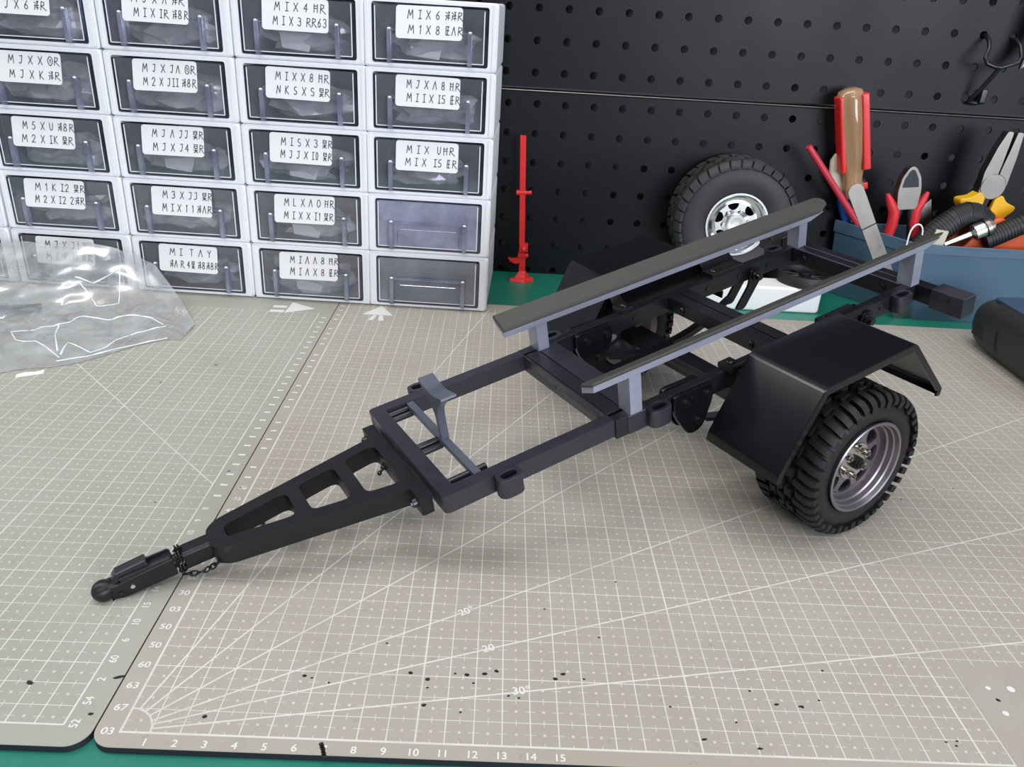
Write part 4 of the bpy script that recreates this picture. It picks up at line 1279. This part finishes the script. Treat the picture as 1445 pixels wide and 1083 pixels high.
m = MB(); m.prism([(-.35, 6.5), (.05, 6.5), (.25, 8.9), (-.1, 8.9)], XZ, -.3, .3).prism([(.2, 6.8), (.9, 7.0), (1.0, 8.7), (.5, 8.7)], XZ, -.3, .3); m.build('tang', 'metalblk', cpz)
for sx in (-1, 1):
    gp = rpoly([(sx * .35, 6.2), (sx * .45, 8.3), (sx * 1.0, 8.75), (sx * 1.55, 8.2), (sx * 2.55, 7.9), (sx * 2.45, 7.5), (sx * 1.9, 6.9), (sx * 1.75, 5.6), (sx * 1.0, 5.2)], .22, 4)
    m = MB(); m.prism(gp, XZ, -.65, .55); m.build('guard', 'yellow', cpz, bevel=.15)
    m = MB(); m.tube([(sx * 1.15, 0, 6.2), (sx * 1.7, 0, 4.4), (sx * 2.3, 0, 2.2), (sx * 1.9, 0, 0.2)], [.62, .74, .78, .6], 14); m.build('handle', 'orange', cpz)

# other things in the bin
og = empty('orange_handle_tool', (55.6, 49.0, 3.0))
tag(og, 'broad orange-red plastic tool body lying in the bin below the pliers', 'tool')
m = MB(); m.loft([[(x, y, z) for x, y, z in ((a_, -.9, b_), (a_, .9, b_), (a_, .9, c_), (a_, -.9, c_))] for a_, b_, c_ in ((-4.2, .4, 1.6), (-3.0, .3, 3.3), (-1.6, .4, 5.5), (-.6, .5, 5.9), (1.5, .6, 5.0), (4.5, .6, 4.5))]); m.build('body', 'orange', og, bevel=.2, sharp=60)
for p_, lab, nm in (([(48.2, 48.6, 4.4), (49.0, 48.6, 5.9), (50.2, 48.7, 7.3), (51.4, 48.8, 8.4), (52.3, 48.9, 8.85), (53.2, 49.0, 8.8), (54.2, 49.0, 8.2)], 'bent black ribbed handle arching over the silver nut driver in the bin', 'ribbed_handle'),
                    ([(53.9, 47.9, 6.9), (55.2, 47.9, 7.6), (56.6, 47.9, 8.4), (58.6, 48.0, 9.4)], 'straight black ribbed handle at the right picture edge, over the bin lip', 'ribbed_handle')):
    rh = empty(nm, p_[0])
    tag(rh, lab, 'handle')
    b0 = Vector(p_[0])
    pts = []
    rad = 1.0 if 'bent' in lab else .85
    for a_, b_ in zip(p_, p_[1:]):
        for k in range(6): pts.append(Vector(a_).lerp(Vector(b_), k / 6) - b0)
    pts.append(Vector(p_[-1]) - b0)
    m = MB(); m.tube(pts, rad, 24); m.build('core', 'rubblk', rh)
    m = MB()
    for k in range(2, len(pts) - 3):
        d = (pts[k + 1] - pts[k]).normalized()
        m.tube([pts[k] - d * .07, pts[k] + d * .07], rad + .05, 24)
    m.build('rib', 'rubblk', rh, sharp=35)
nd = axis_empty('nut_driver', (50.4, 47.5, 6.4), (54.0, 47.4, 8.35))
tag(nd, 'silver socket driver with knurled end resting on the bin lip', 'nut driver')
m = MB(); m.cyl((0, 0, 0), (0, 0, 2.2), .26, .30, 14).cyl((0, 0, 2.2), (0, 0, 2.5), .30, .62, 20).cyl((0, 0, 2.5), (0, 0, 3.3), .72, .72, 24); m.build('socket', 'steel', nd, sharp=35)
m = MB(); m.cyl((0, 0, 3.3), (0, 0, 3.45), .62, .62, 20).cyl((0, 0, 3.45), (0, 0, 3.75), .76, .76, 24).cyl((0, 0, 3.75), (0, 0, 4.05), .66, .6, 24).cyl((0, 0, 4.05), (0, 0, 4.25), .3, .25, 14); m.build('knurled_end', 'toolsteel', nd, sharp=35)
kr = empty('wire_loop', (47.6, 47.2, 7.2))
tag(kr, 'thin white wire loop standing up beside the cutters', 'wire loop')
m = MB(); m.tube([(.55 * math.cos(t * PI / 8), .1, .9 * math.sin(t * PI / 8)) for t in range(9)] + [(-.55, .1, -.6), (-.5, .1, -2.0)], .07, 8); m.build('wire', 'white', kr)
cb = axis_empty('cream_card', (49.5, 47.4, 4.5), (49.9, 47.4, 8.2))
tag(cb, 'small cream card sticking up at the bin lip', 'card')
m = MB(); m.box(-.55, .55, -.06, .06, 0, 3.2); m.build('card', 'cream', cb, bevel=.02)
sb = axis_empty('scraper', (48.9, 50.6, 1.5), (49.6, 50.6, 9.3))
tag(sb, 'grey metal scraper tip showing between the cutters and the ribbed handle', 'scraper')
m = MB(); m.prism([(-.5, 0), (.5, 0), (.9, 6.5), (.2, 8.2), (-.7, 7.0)], XZ, -.08, .08); m.build('blade', 'toolsteel', sb, bevel=.02)

# ------------------------------------------------------------------ charcoal power tool at the right edge
pt = empty('power_tool', (53.5, 36.3, 0.0))
tag(pt, 'charcoal rounded power tool with blue top panel lying at the right picture edge', 'power tool')
m = MB()
rings = []
for y, hw_, ht in ((6.0, 1.2, 1.3), (5.75, 2.0, 2.4), (5.2, 2.6, 3.3), (4.2, 3.0, 3.9), (2.5, 3.2, 4.2), (0, 3.25, 4.2), (-3, 3.3, 4.2), (-6, 3.3, 4.2), (-9, 3.2, 4.1), (-10, 2.6, 3.4)):
    zc = 2.1 if y < 5 else 2.0
    rings.append([(u + .25, y - (.0), zc + v if zc + v > .06 else .06) for u, v in rrect(-hw_, hw_, -ht / 2, ht / 2, min(1.35, ht * .42), 6)])
m.loft(rings)
m.build('body', 'tooldark', pt, sharp=70)
m = MB(); m.prism(rpoly([(-2.0, 4.0), (2.9, 4.4), (2.9, -8.5), (-2.0, -8.5)], [.4, .4, .4, .4], 4), XY, 4.05, 4.27); m.build('top_panel', 'toolblue', pt, bevel=.05)
m = MB(); m.prism(rpoly([(.0, .2), (1.9, .2), (1.9, -4), (.0, -4)], .4, 4), XY, 4.2, 4.36); m.build('button', 'greybtn', pt, bevel=.05)
m = MB(); m.prism(rrect(2.1, 4.0, 1.15, 2.05, .1, 2), YZ, -2.95, -2.8); m.build('slot', 'ink', pt)
m = MB(); m.tube([(-3.02, .9, 2.6), (-3.05, .7, 1.6), (-3.02, .3, .8)], .04, 6); m.build('seam', 'ink', pt)

# ------------------------------------------------------------------ big clear bag on the left mat
def bag_edges(x):
    yf_ = max(33.2 - max(0, (-10.8 - x)) * .85 + .6 * math.sin(x * .9), 23.5)
    yb_ = 41.6 if x < -17 else 41.6 - (x + 17) ** 2 * .125
    return yf_, yb_

def bag_height(x, y):
    yf_, yb_ = bag_edges(x)
    v = min(1, max(0, (y - yf_) / (yb_ - yf_)))
    taper = min(1, (-10.4 - x) / 7.5) if x < -10.4 else 0
    hgt = .35 + 1.0 * math.sin(min(1, v * 1.2) * PI * .5) + (3.1 if x < -15 else 3.1 * max(0, 1 - (x + 15) / 4.0)) * max(0, (v - .62) / .38) ** 1.2
    hgt *= max(.08, taper ** .7) * min(1, v * 6 + .12)
    q = Vector((x * .22, y * .3, 1.7))
    fold = abs(noise.noise(q)) * 1.1 + abs(noise.noise(q * 2.3 + Vector((3, 1, 0)))) * .55
    k = min(1, max(0, (v - .55) / .25))
    return max(.04, .05 + hgt * ((.72 + .75 * fold) * (1 - k) + (.94 + .16 * fold) * k) * .92)

def big_bag():
    bg = empty('plastic_bag', (-20, 34, 0))
    tag(bg, 'crumpled clear plastic bag lying on the left mat in front of the drawers', 'bag')
    nx, ny = 84, 60
    m = MB()
    V = []
    for i in range(nx + 1):
        x = -38 + i / nx * 27.6
        yf_, yb_ = bag_edges(x)
        V.append([m.v((x + 20, yf_ + (yb_ - yf_) * j / ny - 34, bag_height(x, yf_ + (yb_ - yf_) * j / ny))) for j in range(ny + 1)])
    for i in range(nx):
        for j in range(ny):
            m.f([V[i][j], V[i + 1][j], V[i + 1][j + 1], V[i][j + 1]])
    m.build('film', 'film', bg, sharp=30)
    for P in GLINT_LINES:
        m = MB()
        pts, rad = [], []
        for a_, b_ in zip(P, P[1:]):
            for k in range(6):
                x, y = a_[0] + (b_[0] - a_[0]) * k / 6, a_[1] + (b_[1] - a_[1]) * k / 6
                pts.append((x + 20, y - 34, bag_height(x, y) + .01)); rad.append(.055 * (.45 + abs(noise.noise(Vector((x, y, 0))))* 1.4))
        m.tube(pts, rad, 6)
        m.build('crease_glint', 'crease_glint', bg)  # white tubes stand in for light caught along the film's folds
    return bg
GLINT_LINES = [
    [(-20.9, 31.0), (-20.4, 31.6), (-18.7, 33.0), (-17.5, 34.2), (-15.5, 34.9), (-14.3, 35.3), (-13.2, 35.4), (-12.0, 34.8)],
    [(-12.0, 34.8), (-12.7, 34.0), (-13.8, 32.9), (-14.5, 30.9), (-15.2, 30.0), (-16.9, 30.6), (-16.7, 28.9)],
    [(-16.7, 28.9), (-18.8, 30.1), (-20.1, 30.1), (-20.9, 31.0)],
    [(-18.7, 33.0), (-18.2, 31.5), (-16.8, 29.0)],
    [(-19.9, 38.4), (-18.5, 38.2), (-17.2, 40.0)],
    [(-17.2, 40.0), (-16.2, 36.9), (-17.6, 36.4), (-19.9, 38.4)],
    [(-11.4, 33.4), (-12.4, 32.6), (-14.0, 30.9), (-15.2, 29.5), (-17.0, 28.3)],
]
big_bag()
di = empty('dark_plastic_part', (-24.2, 36.4, 0.0))
tag(di, 'dark grey pointed plastic piece inside the clear bag at the left edge', 'plastic part')
m = MB(); m.prism([(1.9, 1.0), (1.6, 1.5), (-.6, .9), (-5, 1.0), (-5, -3.5), (-2.0, -2.6), (.5, -.2)], XY, .0, .5); m.build('plate', 'bow', di, bevel=.1)
m = MB(); m.tube([(.2, .1, .55), (.9, .5, .55), (1.7, 1.25, .45)], .14, 8); m.build('prong', 'black', di)
scp = MB(); scp.loft([[(-18.1 + .45 * k, 26.3 + .25 * k + a_, b_) for a_, b_ in ((-.12, 0), (.12, 0), (.08, .14 + .05 * (k % 2)), (-.08, .1))] for k in range(4)])
scp = scp.build('paper_scrap', 'paper')
tag(scp, 'tiny white scrap on the mat at the front of the clear bag', 'scrap')
db = empty('loose_screw', (1.1, 11.9, 0))
tag(db, 'tiny black screw lying on the mat under the drawbar', 'screw')
m = MB(); m.cyl((-.25, 0, .12), (.3, .1, .12), .06, .06, 8).cyl((.3, .1, .13), (.45, .12, .13), .13, .13, 12); m.build('shank', 'bolt', db, sharp=30)

bpy.context.view_layer.update()
